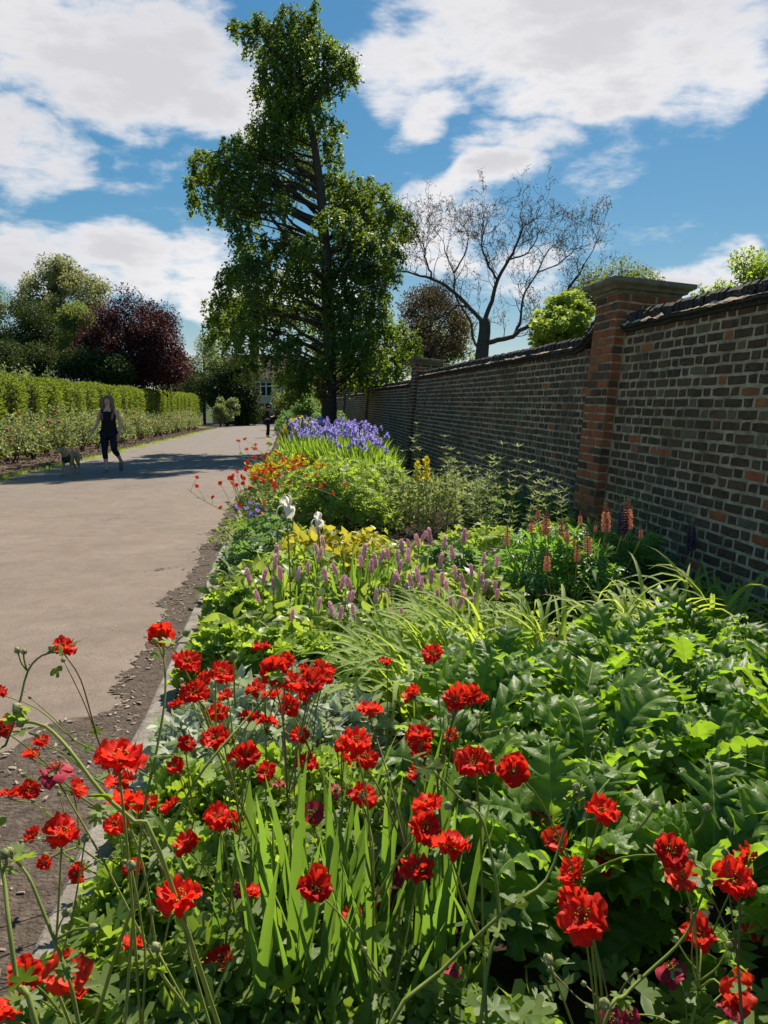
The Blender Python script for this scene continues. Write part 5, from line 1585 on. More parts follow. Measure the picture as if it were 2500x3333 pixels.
# foreground sword leaves of a bearded iris
SWORD = [mesh('sword_leaf', *T_strap(0.022 + 0.005 * (i % 3), 0.05 + 0.05 * (i % 4), 8, i, 0.2, 0.10, 0.1), MT['sword'], smooth=True) for i in range(6)]
SWORD_BENT = [mesh('bent_sword_leaf', *T_strap(0.03, 1.5, 9, 50 + i, 0.6, 0.1, 0.1), MT['sword'], smooth=True) for i in range(2)]
for lab, x, y, n in [('fan of sword leaves at the bottom centre of the bed', 0.02, 1.42, 20), ('second fan of sword leaves at the bottom centre', 0.16, 1.50, 20), ('fan of sword leaves beside the acanthus', 0.31, 1.46, 18), ('fan of sword leaves left of the others', -0.10, 1.55, 14), ('fan of sword leaves at the back of the group', 0.12, 1.72, 14)]:
    t = strap_plant('iris_plant', lab, x, y, n, .42, .66, 1.22, 1.56, None, 'sword leaved irises in the foreground', SWORD)
    for k in range(2):
        a = rng.random() * 6.28
        Rm = frames(np.array([[math.cos(a) * .4, math.sin(a) * .4, 1.0]]), np.array([[-math.cos(a), -math.sin(a), 0.4]]))[0] * 0.5
        o = link('leaf', SWORD_BENT[k], parent=t)
        o.matrix_local = Matrix([[*Rm[r], 0.02] for r in range(3)] + [[0, 0, 0, 1]])

# ---------------------------------------------------------------- pink bistort
SPK = []
for s in range(6):
    r = np.random.default_rng(200 + s)
    mb = MB()
    prof = [(0.06, 0.0), (0.10, 0.05), (0.125, 0.2), (0.13, 0.45), (0.125, 0.7), (0.10, 0.88), (0.06, 0.97), (0.015, 1.0)]
    V, F = lathe(prof, 8); mb.add(V * (1, 1, 1), F)
    for i in range(150):
        z = r.random(); a = r.random() * 6.28
        rad = np.interp(z, [p[1] for p in prof], [p[0] for p in prof])
        c = np.array([math.cos(a) * rad, math.sin(a) * rad, z]); o = np.array([math.cos(a), math.sin(a), 0.35])
        u = np.array([-math.sin(a), math.cos(a), 0]); w = np.array([0, 0, 1.0])
        k = 0.026 + 0.018 * r.random()
        mb.add([c - u * k, c + o * k * 2.0 + w * k, c + u * k, c - w * k + o * k * .6], [(0, 3, 2, 1)], 0, r.random())
    SPK.append(mb.build('flower_spike', MT['pink']))
bist = []
sp = [(597,1205),(540,1258),(567,1258),(606,1250),(590,1275),(592,1228),(640,1252),(630,1342),(665,1240),(686,1200),(690,1160),(687,1318),(686,1210),(705,1255),(718,1330),(735,1270),(728,1240),(733,1338),(750,1300),(758,1268),(780,1225),(785,1205),(765,1333),(812,1300),(820,1215),(812,1225),(838,1298),(845,1342),(845,1265),(858,1240),(862,1258),(870,1195),(885,1190),(860,1215),(882,1210),(905,1180),(910,1170),(930,1170),(905,1255),(915,1285),(910,1270),(930,1258),(945,1300),(955,1260),(958,1185),(965,1280),(980,1205),(985,1250),(990,1310),(1000,1175),(1002,1270),(1010,1300),(1000,1170),(1020,1245),(1028,1310),(1043,1220),(1045,1280),(1072,1225),(1073,1295),(1070,1280),(700,1185),(880,1290),(870,1340),(800,1235),(975,1310),(1035,1265),(560,1300),(950,1225),(760,1300),(890,1270),(840,1210)]
for (x, y) in sp:
    Z = float(np.interp(y, [1160, 1345], [5.2, 3.75])) + rng.normal(0, .1)
    p = at(x * VS, (y - 14) * VS, Z)
    bist.append((p, rng.uniform(25, 37) * VS / FPX * Z))
bc = [(-0.14, 4.0, 'bistort with pink spikes nearest the kerb'), (0.10, 3.95, 'bistort with pink spikes below the white iris'), (0.48, 4.02, 'bistort with pink spikes behind the combed daylily'), (0.88, 4.15, 'bistort with pink spikes beside the lupin leaves'), (-0.12, 4.85, 'bistort with pink spikes around the white iris stalk'), (0.35, 4.85, 'bistort with pink spikes in front of the green sword clump'), (0.80, 4.95, 'bistort with pink spikes at the back of its drift'), (1.20, 4.75, 'bistort with pink spikes against the lupins')]
BL = [T_ovate(0.46, 4, 0.10, 0.30, 0.03, 300 + i) for i in range(4)]
for i, (x, y, lab) in enumerate(bc):
    t = mound('bistort_plant', lab, x, y, 0.32, 0.38, 0.26, BL, 420, 0.105, MT['bistort'], 'pink bistorts in the middle of the bed', up=0.2, jit=0.55, fill=0.6)
    base = np.array([x, y, float(gz(y)) + 0.01])
    for p, L in bist:
        k = int(np.argmin([math.hypot(p[0] - q[0], p[1] - q[1]) for q in bc]))
        if k != i:
            continue
        o = link('flower_spike', random.choice(SPK), parent=t)
        nrm = np.array([rng.normal(0, .2), rng.normal(0, .2), 1.0])
        w = L * 0.85
        o.matrix_local = orient(p - base - np.array([0, 0, L * .5]), nrm, L)
        mb = MB()
        g = np.array([rng.normal(0, .03), rng.normal(0, .03), 0]) + (p - base) * (0.85, 0.85, 0)
        q = bez([g, (g + p - base) / 2 + rng.normal(0, .012, 3), p - base - np.array([0, 0, L * .5])], 8)
        mb.tube(q, 0.0022, 5)
        link('stalk', mb.build('stalk', MT['stem'], smooth=True), parent=t)

# ---------------------------------------------------------------- lupins
def lupin_spike(seed, mats, purple=False):
    r = np.random.default_rng(seed)
    mb = MB()
    V, F = lathe([(0.02, 0), (0.025, 0.5), (0.02, 0.85), (0.012, 1.0)], 6); mb.add(V, F, 2)
    nw = 12
    for i in range(nw):
        z = 0.03 + 0.90 * i / nw
        s = np.interp(z, [0, .12, .4, .7, .9, 1], [0.85, 1.05, .92, .6, .3, .15])
        m = 0 if z < 0.62 else (1 if z < 0.84 else 2)
        for j in range(6):
            a = j * 6.2832 / 6 + i * 0.5 + r.normal(0, .1)
            o = np.array([math.cos(a), math.sin(a), 0.25]); u = np.array([-math.sin(a), math.cos(a), 0]); w = np.array([0, 0, 1.0])
            c = o * 0.03 + np.array([0, 0, z])
            k = 0.055 * s
            tip = c + o * 0.085 * s
            Vv = [c - u * k * .4, c + u * k * .4, tip - u * k * .6 - w * k * .5, tip + u * k * .6 - w * k * .5, tip + w * k * .9 - o * k * .2, tip + o * k * .7 - w * k * .1]
            mb.add(Vv, [(0, 2, 3, 1), (0, 4, 2), (1, 3, 4), (0, 1, 4), (2, 5, 3), (2, 4, 5), (3, 5, 4)], m, r.random())
    return mb.build('flower_spike', mats)
LSP = [lupin_spike(400 + i, [MT['lupin_orange'], MT['lupin_tip'], MT['bud']]) for i in range(4)]
LSPP = [lupin_spike(420 + i, [MT['lupin_purple'], MT['lupin_purple'], MT['bud']]) for i in range(2)]
def lupin(label, x, y, rx, ry, h, n, spikes):
    base = np.array([x, y, float(gz(y)) + 0.01])
    t = mound('lupin_plant', label, x, y, rx, ry, h, LUP, n, 0.115, MT['lupin_leaf'], 'lupins by the wall', up=0.35, jit=0.4, fill=0.75)
    for (sx, sy0, sy1, Z, pur) in spikes:
        top = at(sx * VS, sy0 * VS, Z); bot = at(sx * VS, sy1 * VS, Z)
        L = top[2] - bot[2]
        o = link('flower_spike', random.choice(LSPP if pur else LSP), parent=t)
        if pur: o['label'] = 'purple lupin spike'
        o.matrix_local = orient(bot - base, (rng.normal(0, .06), rng.normal(0, .06), 1), max(L, .08))
        mb = MB(); g = np.array([(bot - base)[0] * .6, (bot - base)[1] * .6, 0.05])
        q = bez([g, (g + bot - base) / 2, bot - base], 7); mb.tube(q, 0.004, 6)
        link('stalk', mb.build('stalk', MT['stem'], smooth=True), parent=t)
lupin('lupin clump with orange spikes and one purple, before the red pier', 1.93, 5.0, .58, .45, .52, 520, [
    (1095, 1128, 1180, 4.9, 0), (1162, 1088, 1125, 5.3, 0), (1178, 1092, 1160, 5.2, 0), (1212, 1112, 1165, 5.1, 0), (1225, 1128, 1172, 4.9, 0), (1181, 1178, 1235, 4.6, 0), (1246, 1165, 1215, 4.7, 0), (1270, 1132, 1200, 4.8, 0),
    (1253, 1100, 1135, 5.3, 0), (1285, 1130, 1150, 5.2, 0), (1309, 1075, 1150, 5.1, 0), (1311, 1115, 1152, 5.0, 0), (1357, 1068, 1145, 5.2, 0), (1344, 1075, 1155, 5.1, 1), (1384, 1130, 1165, 5.0, 0), (1147, 1115, 1150, 5.0, 0), (1240, 1150, 1180, 4.9, 0)])
lupin('shaded purple lupin standing alone at the wall', 2.52, 5.05, .24, .24, .38, 90, [(1493, 1110, 1190, 5.15, 1)])

# ---------------------------------------------------------------- middle of the bed
mound('epimedium', 'yellow green leafy plant behind the white irises', 0.22, 6.2, .42, .5, .34, OV, 420, 0.10, MT['epimedium'], up=0.2, jit=0.5)
mound('epimedium', 'yellow tinged leafy plant right of the yellow green one', 0.62, 6.4, .3, .4, .30, OV, 260, 0.09, MT['epimedium'], up=0.2, jit=0.5)
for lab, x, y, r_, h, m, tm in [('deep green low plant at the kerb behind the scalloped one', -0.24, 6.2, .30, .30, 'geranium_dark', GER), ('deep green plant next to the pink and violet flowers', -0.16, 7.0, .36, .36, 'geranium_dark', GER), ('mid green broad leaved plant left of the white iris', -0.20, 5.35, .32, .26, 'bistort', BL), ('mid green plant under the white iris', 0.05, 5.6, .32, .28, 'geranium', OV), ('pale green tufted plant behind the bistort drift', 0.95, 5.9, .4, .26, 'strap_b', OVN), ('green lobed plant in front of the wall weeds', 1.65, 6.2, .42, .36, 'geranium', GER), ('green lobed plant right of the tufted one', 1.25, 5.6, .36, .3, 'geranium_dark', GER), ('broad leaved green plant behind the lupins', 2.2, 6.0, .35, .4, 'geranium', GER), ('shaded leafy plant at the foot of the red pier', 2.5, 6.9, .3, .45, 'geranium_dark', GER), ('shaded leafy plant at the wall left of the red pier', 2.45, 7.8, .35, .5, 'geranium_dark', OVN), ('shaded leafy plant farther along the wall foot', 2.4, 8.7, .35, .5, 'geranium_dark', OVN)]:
    mound('leafy_plant', lab, x, y, r_, r_ * 1.15, h, tm, 420, 0.095, MT['geranium'] if m == 'strap_b' else MT[m], 'leafy plants in the middle of the bed')
for lab, x, y, rx, ry, h, n, m in [('large bright green geranium mound in the middle of the bed', 0.55, 8.9, .75, .95, .66, 3200, 'geranium'), ('bright green geranium mound joined to the larger one', 1.1, 9.6, .6, .8, .64, 2200, 'geranium'), ('green geranium mound at the back under the purple irises', 0.8, 11.2, .8, .9, .62, 2200, 'geranium')]:
    mound('geranium_mound', lab, x, y, rx, ry, h, GER, n, 0.085, MT[m], 'geranium mounds', up=0.3)
mound('catmint', 'grey green feathery plant by the yellow spikes', 1.55, 8.6, .42, .6, .62, OVN, 1500, 0.06, MT['feathery'], up=0.1, jit=0.7)
mound('feathery_plant', 'grey green feathery plant against the wall', 2.1, 9.4, .4, .7, .5, OVN, 900, 0.06, MT['feathery'], up=0.1, jit=0.7)

# white bearded irises
def falls(seed, mat, name):
    """Bearded iris: three standards closing into a globe, three falls arching out and down."""
    r = np.random.default_rng(seed)
    mb = MB()
    def grid(fn, nt=6, ns=6):
        V = [fn(i / nt, j / ns * 2 - 1) for i in range(nt + 1) for j in range(ns + 1)]
        F = [(i * (ns + 1) + j, i * (ns + 1) + j + 1, (i + 1) * (ns + 1) + j + 1, (i + 1) * (ns + 1) + j) for i in range(nt) for j in range(ns)]
        mb.add(V, F, 0, r.random())
    for i in range(3):
        a = i * 2.094 + r.normal(0, .08)
        tilt = r.normal(0, .05)
        def std(t, s, a=a, tilt=tilt):
            th = math.radians(165 - 148 * t); az = a + s * 0.98 * math.sin(math.pi * min(.97, .18 + .8 * t)) ** .6
            R_ = .27 * (1 + .05 * math.sin(s * 7 + t * 5)) + tilt * t
            return (math.sin(th) * math.cos(az) * R_, math.sin(th) * math.sin(az) * R_, .27 + math.cos(th) * R_ * 1.12)
        grid(std)
        b_ = a + 1.05
        def fall(t, s, b_=b_):
            rad = .04 + .40 * math.sin(t * 1.75); z = .10 * math.sin(t * 2.6) - .50 * t ** 2.2
            w = .25 * math.sin(math.pi * min(.95, .15 + .72 * t)) * s
            z += -.10 * s * s * t + .03 * math.sin(s * 6 + t * 4) * t
            c, d = math.cos(b_), math.sin(b_)
            return (c * rad - d * w, d * rad + c * w, z)
        grid(fall)
    return mb.build(name, mat, smooth=True)
IRW = [falls(i, MT['iris_white'], 'white_iris_flower') for i in range(2)]
IRP = [falls(10 + i, MT['iris_purple'], 'purple_iris_flower') for i in range(5)]
for lab, x, y, Z, s in [('white bearded iris with one open bloom on a tall stalk', 618, 1094, 4.5, 0.125), ('smaller white bearded iris fading among yellow leaves', 686, 1123, 5.3, 0.10)]:
    p = at(x * VS, y * VS, Z)
    base = np.array([p[0] + 0.01, p[1] + 0.02, float(gz(p[1]))])
    t = strap_plant('white_iris', lab, base[0], base[1], 9, .34, .5, 1.0, 1.45, None, None, SWORD)
    f = link('flower', IRW[0 if s > .1 else 1], parent=t)
    f.matrix_local = orient(p - base, (0.05, -0.1, 1), s)
    link('beard', CENTRE[0], parent=f)
    mb = MB(); q = bez([(0, 0, 0), (p - base) * .5 + (.01, 0, 0), p - base], 8); mb.tube(q, 0.005, 6)
    mb.tube([(p - base) * .9, (p - base) * .93, p - base - (0, 0, .01)], [0.006, .010, 0.007], 6)
    link('stalk', mb.build('stalk', MT['stem'], smooth=True), parent=t)
strap_plant('iris_plant', 'clump of green sword leaves right of the white irises', 0.42, 4.75, 26, .40, .58, 1.0, 1.5, None, None, SWORD)
strap_plant('iris_plant', 'clump of green sword leaves behind the bistort spikes', 0.62, 5.05, 22, .38, .52, 1.0, 1.5, None, None, SWORD)
strap_plant('sedge', 'dark arching sedge at the kerb below the standing person', -0.36, 13.2, 40, .45, .7, 0.4, 1.2, None, None, SWORD)

# yellow spikes and tall thin weeds in front of the wall
def yellow_spike(lab, x, y0, y1, Z):
    a, b = at(x * VS, y0 * VS, Z), at(x * VS, y1 * VS, Z)
    base = np.array([b[0], b[1], float(gz(b[1]))])
    t = thing('yellow_spike_plant', lab, 'flower', loc=tuple(base), group='yellow flower spikes')
    mb = MB(); mb.tube(bez([(0, 0, 0), (b - base) * .6 + (.01, 0, 0), a - base], 8), np.linspace(.006, .003, 8)[:len(bez([(0, 0, 0), (b - base) * .6, a - base], 8))], 5)
    link('stalk', mb.build('stalk', MT['stem'], smooth=True), parent=t)
    for i in range(16):
        f = i / 15
        p = b + (a - b) * f - base
        an = i * 2.4
        o = link('flower', random.choice(YEL), parent=t)
        o.matrix_local = orient(p + np.array([math.cos(an), math.sin(an), 0]) * 0.018, (math.cos(an), math.sin(an), 0.4), 0.055)
yellow_spike('taller yellow flower spike by the wall', 921, 990, 1035, 8.6)
yellow_spike('shorter yellow flower spike by the wall', 902, 1000, 1040, 8.9)
WEEDS = [(735, 1080, 1180, 5.6, 'z')]
wl = []
for (x, yt, Z) in [(1600 / VS, 985, 7.6), (1085, 960, 7.2), (1120, 965, 7.0), (1040, 990, 7.6), (1010, 1010, 8.0), (980, 1020, 8.2), (960, 1010, 8.4), (1060, 1000, 7.4), (1145, 1000, 6.8), (1165, 1020, 6.6), (1180, 1050, 6.4), (1100, 1020, 7.1), (1030, 1040, 7.7), (1205, 1065, 6.3), (900, 915, 9.4), (870, 975, 9.0), (1340, 1065, 6.0), (1370, 1070, 5.9), (1400, 1085, 5.8), (790, 1000, 8.6), (850, 1000, 8.8), (830, 1010, 8.2)]:
    wl.append((x, yt, Z))
for i in range(14):
    Z = rng.uniform(6.4, 9.2)
    wl.append((float(np.interp(Z, [6.4, 9.2], [1190, 930])) + rng.normal(0, 28), float(np.interp(Z, [6.4, 9.2], [1060, 985])) + rng.normal(0, 18), Z))
WLAB = 'thin upright weed stem with narrow leaves before the wall'
wl.sort()
for wi, (x, yt, Z) in enumerate(wl):
    p = at(x * VS, yt * VS, Z)
    base = np.array([p[0] + rng.normal(0, .05), p[1] + rng.normal(0, .05), 0]); base[2] = float(gz(base[1]))
    t = thing('willowherb', WLAB + ', %s from the left' % ORD[wi], 'plant', loc=tuple(base), group='thin weed stems before the wall')
    q = bez([(0, 0, 0), (p - base) * .5 + rng.normal(0, .02, 3), p - base], 10)
    mb = MB(); mb.tube(q, np.linspace(.005, .002, len(q)), 5)
    pos, ax = [], []
    for i in range(3, len(q)):
        for rep in range(2):
            if rng.random() < 0.5 and i < len(q) - 2:      # side shoot
                a = rng.random() * 6.28
                e = q[i] + np.array([math.cos(a) * .06, math.sin(a) * .06, .12]) * rng.uniform(.6, 1.2)
                mb.tube([q[i], (q[i] + e) / 2 + (0, 0, -.005), e], .0016, 4)
                for k in range(5):
                    pos.append(e + (0, 0, -.01)); ax.append(np.array([math.cos(a + k * 1.26), math.sin(a + k * 1.26), 0.9]))
        for k in range(5):
            a = k * 1.26 + i
            pos.append(q[i]); ax.append(np.array([math.cos(a), math.sin(a), 0.5 + .3 * rng.random()]))
    link('stem', mb.build('stem', MT['stem'], smooth=True), parent=t)
    pos = np.array(pos); ax = np.array(ax); n = len(pos)
    leafy('leaves', t, pos, ax, np.tile((0, 0, 1.), (n, 1)) + rng.normal(0, .2, (n, 3)), 0.05 + .04 * rng.random(n), [T_ovate(0.16, 3, .1, .25)], MT['feathery'])

# ---------------------------------------------------------------- far geums, red and yellow
def small_cluster(name, label, x, y, r_, h, nfl, kinds, size, group, leaf='feathery', nleaf=500, lean=0.0):
    t = mound(name, label, x, y, r_, r_ * 1.2, h * 0.72, OVN, nleaf, 0.06, MT[leaf], group, 'flower', up=0.1, jit=0.7)
    base = np.array([x, y, float(gz(y)) + 0.01])
    mb = MB()
    for i in range(nfl):
        a = rng.random() * 6.28; d = r_ * math.sqrt(rng.random())
        e = np.array([math.cos(a) * d + lean * rng.random(), math.sin(a) * d * 1.2, h * rng.uniform(0.84, 1.2)])
        s = e * (0.4, 0.4, 0) + (0, 0, .1)
        mb.tube(bez([s, (s + e) / 2 + rng.normal(0, .01, 3), e], 5), 0.0022, 4, cap=False)
        k = random.choice(kinds)
        nrm = np.array([rng.normal(0, .5), -0.5 + rng.normal(0, .4), 0.8])
        f = link('flower', random.choice({'red': GEUM, 'orange': GEUM_OR, 'yellow': YEL, 'violet': VIO, 'pink': PNK, 'purple': IRP}[k]), parent=t)
        f.matrix_local = orient(e, nrm, size * rng.uniform(.8, 1.2) * (1.3 if k == 'yellow' else 1))
    link('stems', mb.build('stems', MT['stem'], smooth=True), parent=t)
    return t
VIO = [bloom(500 + i, 5, 0, 0.03, 0.1).build('violet_flower', MT['violet'], smooth=True) for i in range(2)]
PNK = [bloom(510 + i, 5, 0, 0.03, 0.1).build('pink_flower', MT['shell_pink'], smooth=True) for i in range(2)]
for lab, x, y, r_, h, n, kinds, lean in [
    ('red flowered geum clump leaning out over the kerb', -0.42, 9.2, .26, .56, 16, ['red', 'red', 'orange'], -.30),
    ('red and yellow flower clump by the path', -0.22, 9.7, .34, .60, 34, ['red', 'yellow', 'yellow', 'yellow'], 0),
    ('yellow flower clump with red blooms above it', 0.05, 9.9, .36, .62, 40, ['yellow', 'yellow', 'red'], 0),
    ('yellow and red flower clump joining the geranium mound', 0.32, 10.0, .30, .62, 28, ['yellow', 'red'], 0),
    ('red flowered clump at the back of the yellow flowers', -0.05, 10.6, .4, .64, 22, ['red', 'red', 'orange'], 0),
    ('red flowered clump in front of the yellow flowers', -0.1, 9.0, .3, .55, 14, ['red', 'orange'], 0)]:
    small_cluster('geum_clump', lab, x, y, r_, h, n, kinds, 0.062, 'red and yellow flower clumps', lean=lean)
small_cluster('cranesbill', 'violet flowered cranesbill at the kerb', -0.42, 7.9, .3, .34, 9, ['violet'], 0.06, None, 'geranium', 420)
small_cluster('small_pink_plant', 'low plant with small shell pink flowers beside the violet cranesbill', -0.12, 7.8, .3, .30, 14, ['pink'], 0.045, None, 'geranium', 380)
# long stems trailing out over the path
for k, (lab, P) in enumerate([('trailing geum stem reaching farthest over the path', [(690, 835 + 300, 7.2), (640, 1113, 7.2), (570, 1105, 7.1), (500, 1075, 7.1), (470, 1055, 7.1)]), ('upper trailing geum stem over the path', [(520 * 1.0 + 215, 1090, 8.2), (640, 1040, 8.2), (560, 1000, 8.2), (520, 980, 8.2)]), ('upright trailing geum stem with a cluster of red blooms', [(690, 1080, 8.4), (630, 1020, 8.4), (575, 985, 8.4), (545, 965, 8.4)])]):
    P3 = [at(x * VS, y * VS, Z) for x, y, Z in P]
    if k == 0: P3 = [at(x * VS * .86, y * VS, Z) for x, y, Z in P]
    base = np.array([-0.42, P3[0][1] + .05, float(gz(P3[0][1]))])
    t = thing('geum_trailer', lab, 'flower', loc=tuple(base), group='geum stems trailing over the path')
    q = bez([base + (0, 0, .02)] + P3, 22) - base
    mb = MB(); mb.tube(q, np.linspace(.004, .002, len(q)), 5)
    for i in range(5, len(q)):
        if rng.random() < 0.75:
            e = q[i] + np.array([rng.normal(-.04, .06), rng.normal(0, .06), rng.uniform(.02, .16)])
            mb.tube([q[i], (q[i] + e) / 2 + (0, 0, .01), e], .0016, 4)
            f = link('flower', random.choice(GEUM + GEUM_OR), parent=t)
            f.matrix_local = orient(e, (rng.normal(0, .5), -.4, .8), 0.05)
    link('stem', mb.build('stem', MT['stem'], smooth=True), parent=t)
    n = 16
    leafy('leaves', t, q[rng.integers(0, len(q), n)], rng.normal(0, 1, (n, 3)), np.tile((0, 0, 1.), (n, 1)), np.full(n, .05), GEUM_LEAF, MT['geum_leaf'])

# ---------------------------------------------------------------- purple iris drift round the tree
BLADE = [T_strap(0.024, 0.15 + 0.12 * i, 4, i, 0.3, 0.1) for i in range(4)]
def iris_clump(lab, x, y, r_, h, nbl, nfl, size=0.105):
    base = np.array([x, y, float(gz(y))])
    t = thing('purple_iris', lab, 'flower', loc=tuple(base), group='purple irises round the tall tree')
    a = rng.random(nbl) * 6.28; d = r_ * np.sqrt(rng.random(nbl))
    pos = np.stack([np.cos(a) * d, np.sin(a) * d, np.zeros(nbl)], 1)
    ax = np.stack([np.cos(a) * .25, np.sin(a) * .25, np.ones(nbl)], 1) + rng.normal(0, .12, (nbl, 3))
    nr = np.stack([-np.cos(a), -np.sin(a), .2 * np.ones(nbl)], 1) + rng.normal(0, .5, (nbl, 3))
    leafy('blades', t, pos, ax, nr, h * (0.6 + .35 * rng.random(nbl)), BLADE, MT['sword_batch'])
    mb = MB()
    for i in range(nfl):
        an = rng.random() * 6.28; dd = r_ * 1.05 * math.sqrt(rng.random())
        e = np.array([math.cos(an) * dd, math.sin(an) * dd, h * rng.uniform(.78, 1.1)])
        mb.tube(bez([e * (.7, .7, 0), e * (.9, .9, .5), e], 5), .003, 4, cap=False)
        f = link('flower', random.choice(IRP), parent=t)
        f.matrix_local = orient(e, (rng.normal(0, .3), rng.normal(0, .3), 1), size * rng.uniform(.85, 1.2))
    link('stalks', mb.build('stalks', MT['stem'], smooth=True), parent=t)
for lab, x, y, r_, h, nb, nf in [
    ('purple iris clump nearest the wall, lowest of the drift', 1.42, 12.8, .36, .88, 260, 12), ('purple iris clump second along the wall', 1.25, 13.6, .40, .95, 280, 18), ('purple iris clump before the dark pier', 1.45, 14.8, .38, 1.0, 240, 16), ('purple iris clump right of the trunk', 1.1, 14.8, .42, 1.0, 280, 20), ('purple iris clump directly before the trunk', 0.95, 15.6, .48, 1.02, 300, 22),
    ('purple iris clump left of the trunk', 0.62, 16.2, .48, 1.02, 300, 22), ('purple iris clump farther behind the front ones', 1.5, 16.8, .5, 1.05, 240, 20), ('purple iris clump at the left end of the drift', 0.40, 17.4, .42, 1.0, 260, 16), ('purple iris clump behind the left end', 0.75, 18.6, .5, 1.08, 240, 18), ('purple iris clump rising beside the trunk foot', 1.2, 19.5, .5, 1.1, 240, 20)]:
    iris_clump(lab, x, y, r_, h, nb, nf)
for lab, x, y in [('shaded dark iris clump at the far end of the bed', 0.5, 23.0), ('shaded dark iris clump beside the yellow euphorbia', 1.0, 25.5)]:
    iris_clump(lab, x, y, .6, 1.1, 260, 18, .11)
mound('sedge_mound', 'green grassy plants between the irises and the path', 0.0, 16.0, .4, 1.3, .5, OVN, 1400, .10, MT['geranium'], up=.1, jit=.8)
mound('sedge_mound', 'dark green plants at the kerb behind the red clumps', -0.22, 12.6, .30, .9, .5, OVN, 1200, .10, MT['geranium_dark'], up=.1, jit=.8)
small_cluster('yellow_daylily', 'yellow flowered plant at the kerb beside the standing person', -0.2, 19.0, .35, .6, 9, ['yellow'], .09, None, 'geranium', 500)
for lab, x, y in [('yellow green euphorbia at the far end of the bed', 0.55, 28.0), ('yellow green euphorbia behind the first', 0.6, 33.0), ('yellow green euphorbia nearest the far bushes', 0.9, 38.0)]:
    mound('euphorbia', lab, x, y, .7, 1.2, 1.05, OVN, 1500, .11, MT['euphorbia'], 'yellow green euphorbias', up=.3)
for lab, x, y, h in [('tall green border plant behind the trunk', 1.7, 30, 1.3), ('tall green border plant before the fourth pier', 1.6, 36, 1.4), ('grey green border plant at the end of the wall', 1.2, 44, 1.5), ('green border plant beside the far path', 0.2, 46, 1.2), ('green border plant closing the bed', 0.8, 54, 1.5)]:
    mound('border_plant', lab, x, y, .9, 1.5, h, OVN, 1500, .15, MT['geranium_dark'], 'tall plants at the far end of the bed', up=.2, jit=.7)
# ---------------------------------------------------------------- rose bed
ROSE = {}
def rose_bloom(seed, mat):
    r = np.random.default_rng(seed)
    mb = MB()
    for k, (c, rad, lift) in enumerate(((5, .5, .25), (5, .42, .7), (4, .3, 1.3), (3, .18, 2.2))):
        for i in range(c):
            V, F = petal_patch(.03, rad, i * 6.2832 / c + k * .6, 7.2 / c, lift, .03, r, 2, 3)
            mb.add(V, F, 0, r.random())
    return mb.build('rose_bloom', mat, smooth=True)
ROSES = [rose_bloom(1, MT['rose_orange']), rose_bloom(2, MT['rose_pink']), rose_bloom(3, MT['rose_orange'])]
def rose_bush(lab, x, y, r_, h, nb, tall=False):
    t = mound('rose_bush', lab, x, y, r_, r_, h, OV, 620, 0.085, MT['rose_leaf'], 'rose bushes before the hedge', 'bush', stalk=False, up=.1, jit=.6, fill=.75 if not tall else .55, z0=0.22 if not tall else h * .25)
    mb = MB()
    for i in range(6):
        a = rng.random() * 6.28
        mb.tube(bez([(rng.normal(0, .05), rng.normal(0, .05), -.02), (math.cos(a) * r_ * .35, math.sin(a) * r_ * .35, h * .4), (math.cos(a) * r_ * .7, math.sin(a) * r_ * .7, h * .85)], 7), np.linspace(.018, .007, 7)[:len(bez([(0, 0, 0), (1, 1, 1), (2, 2, 2)], 7))], 5)
    link('canes', mb.build('canes', MT['bark'], smooth=True), parent=t)
    for i in range(nb):
        a = rng.uniform(-2.9, -0.2); d = r_ * rng.uniform(.5, 1.0)
        o = link('rose_bloom', random.choice(ROSES), parent=t)
        o.matrix_local = orient((math.cos(a) * d, math.sin(a) * d, h * rng.uniform(.55, 1.15) + .1), (math.cos(a), math.sin(a) - .3, .8), rng.uniform(.10, .15))
k = 0
rows = []
y = 13.5
while y < 64:
    step = 1.75 + 0.012 * y
    rows.append((-7.0 + rng.normal(0, .12), y, .40 + rng.uniform(0, .14), rng.uniform(.65, .95)))
    rows.append((-7.8 + rng.normal(0, .1), y + .8, .55 + rng.uniform(0, .15), rng.uniform(1.0, 1.3)))
    y += step
near = ['with pink blooms at the left picture edge', 'tall and dark behind the left edge bush', 'with orange blooms left of the dog', 'tall and pale behind the dog', 'low beside the dog', 'tall between the dog and the walking woman', 'behind the walking woman', 'tall behind the walking woman']
for i, (x, y, r_, h) in enumerate(rows):
    lab = 'rose bush ' + near[i] if i < len(near) else (ORD[(i - 8) // 2] + ' front row rose bush beyond the walking woman' if i % 2 == 0 else ORD[(i - 8) // 2] + ' back row rose bush beyond the walking woman, against the hedge')
    rose_bush(lab, x, y, r_, h, 3 if y < 26 else 2, tall=(i % 2 == 1))
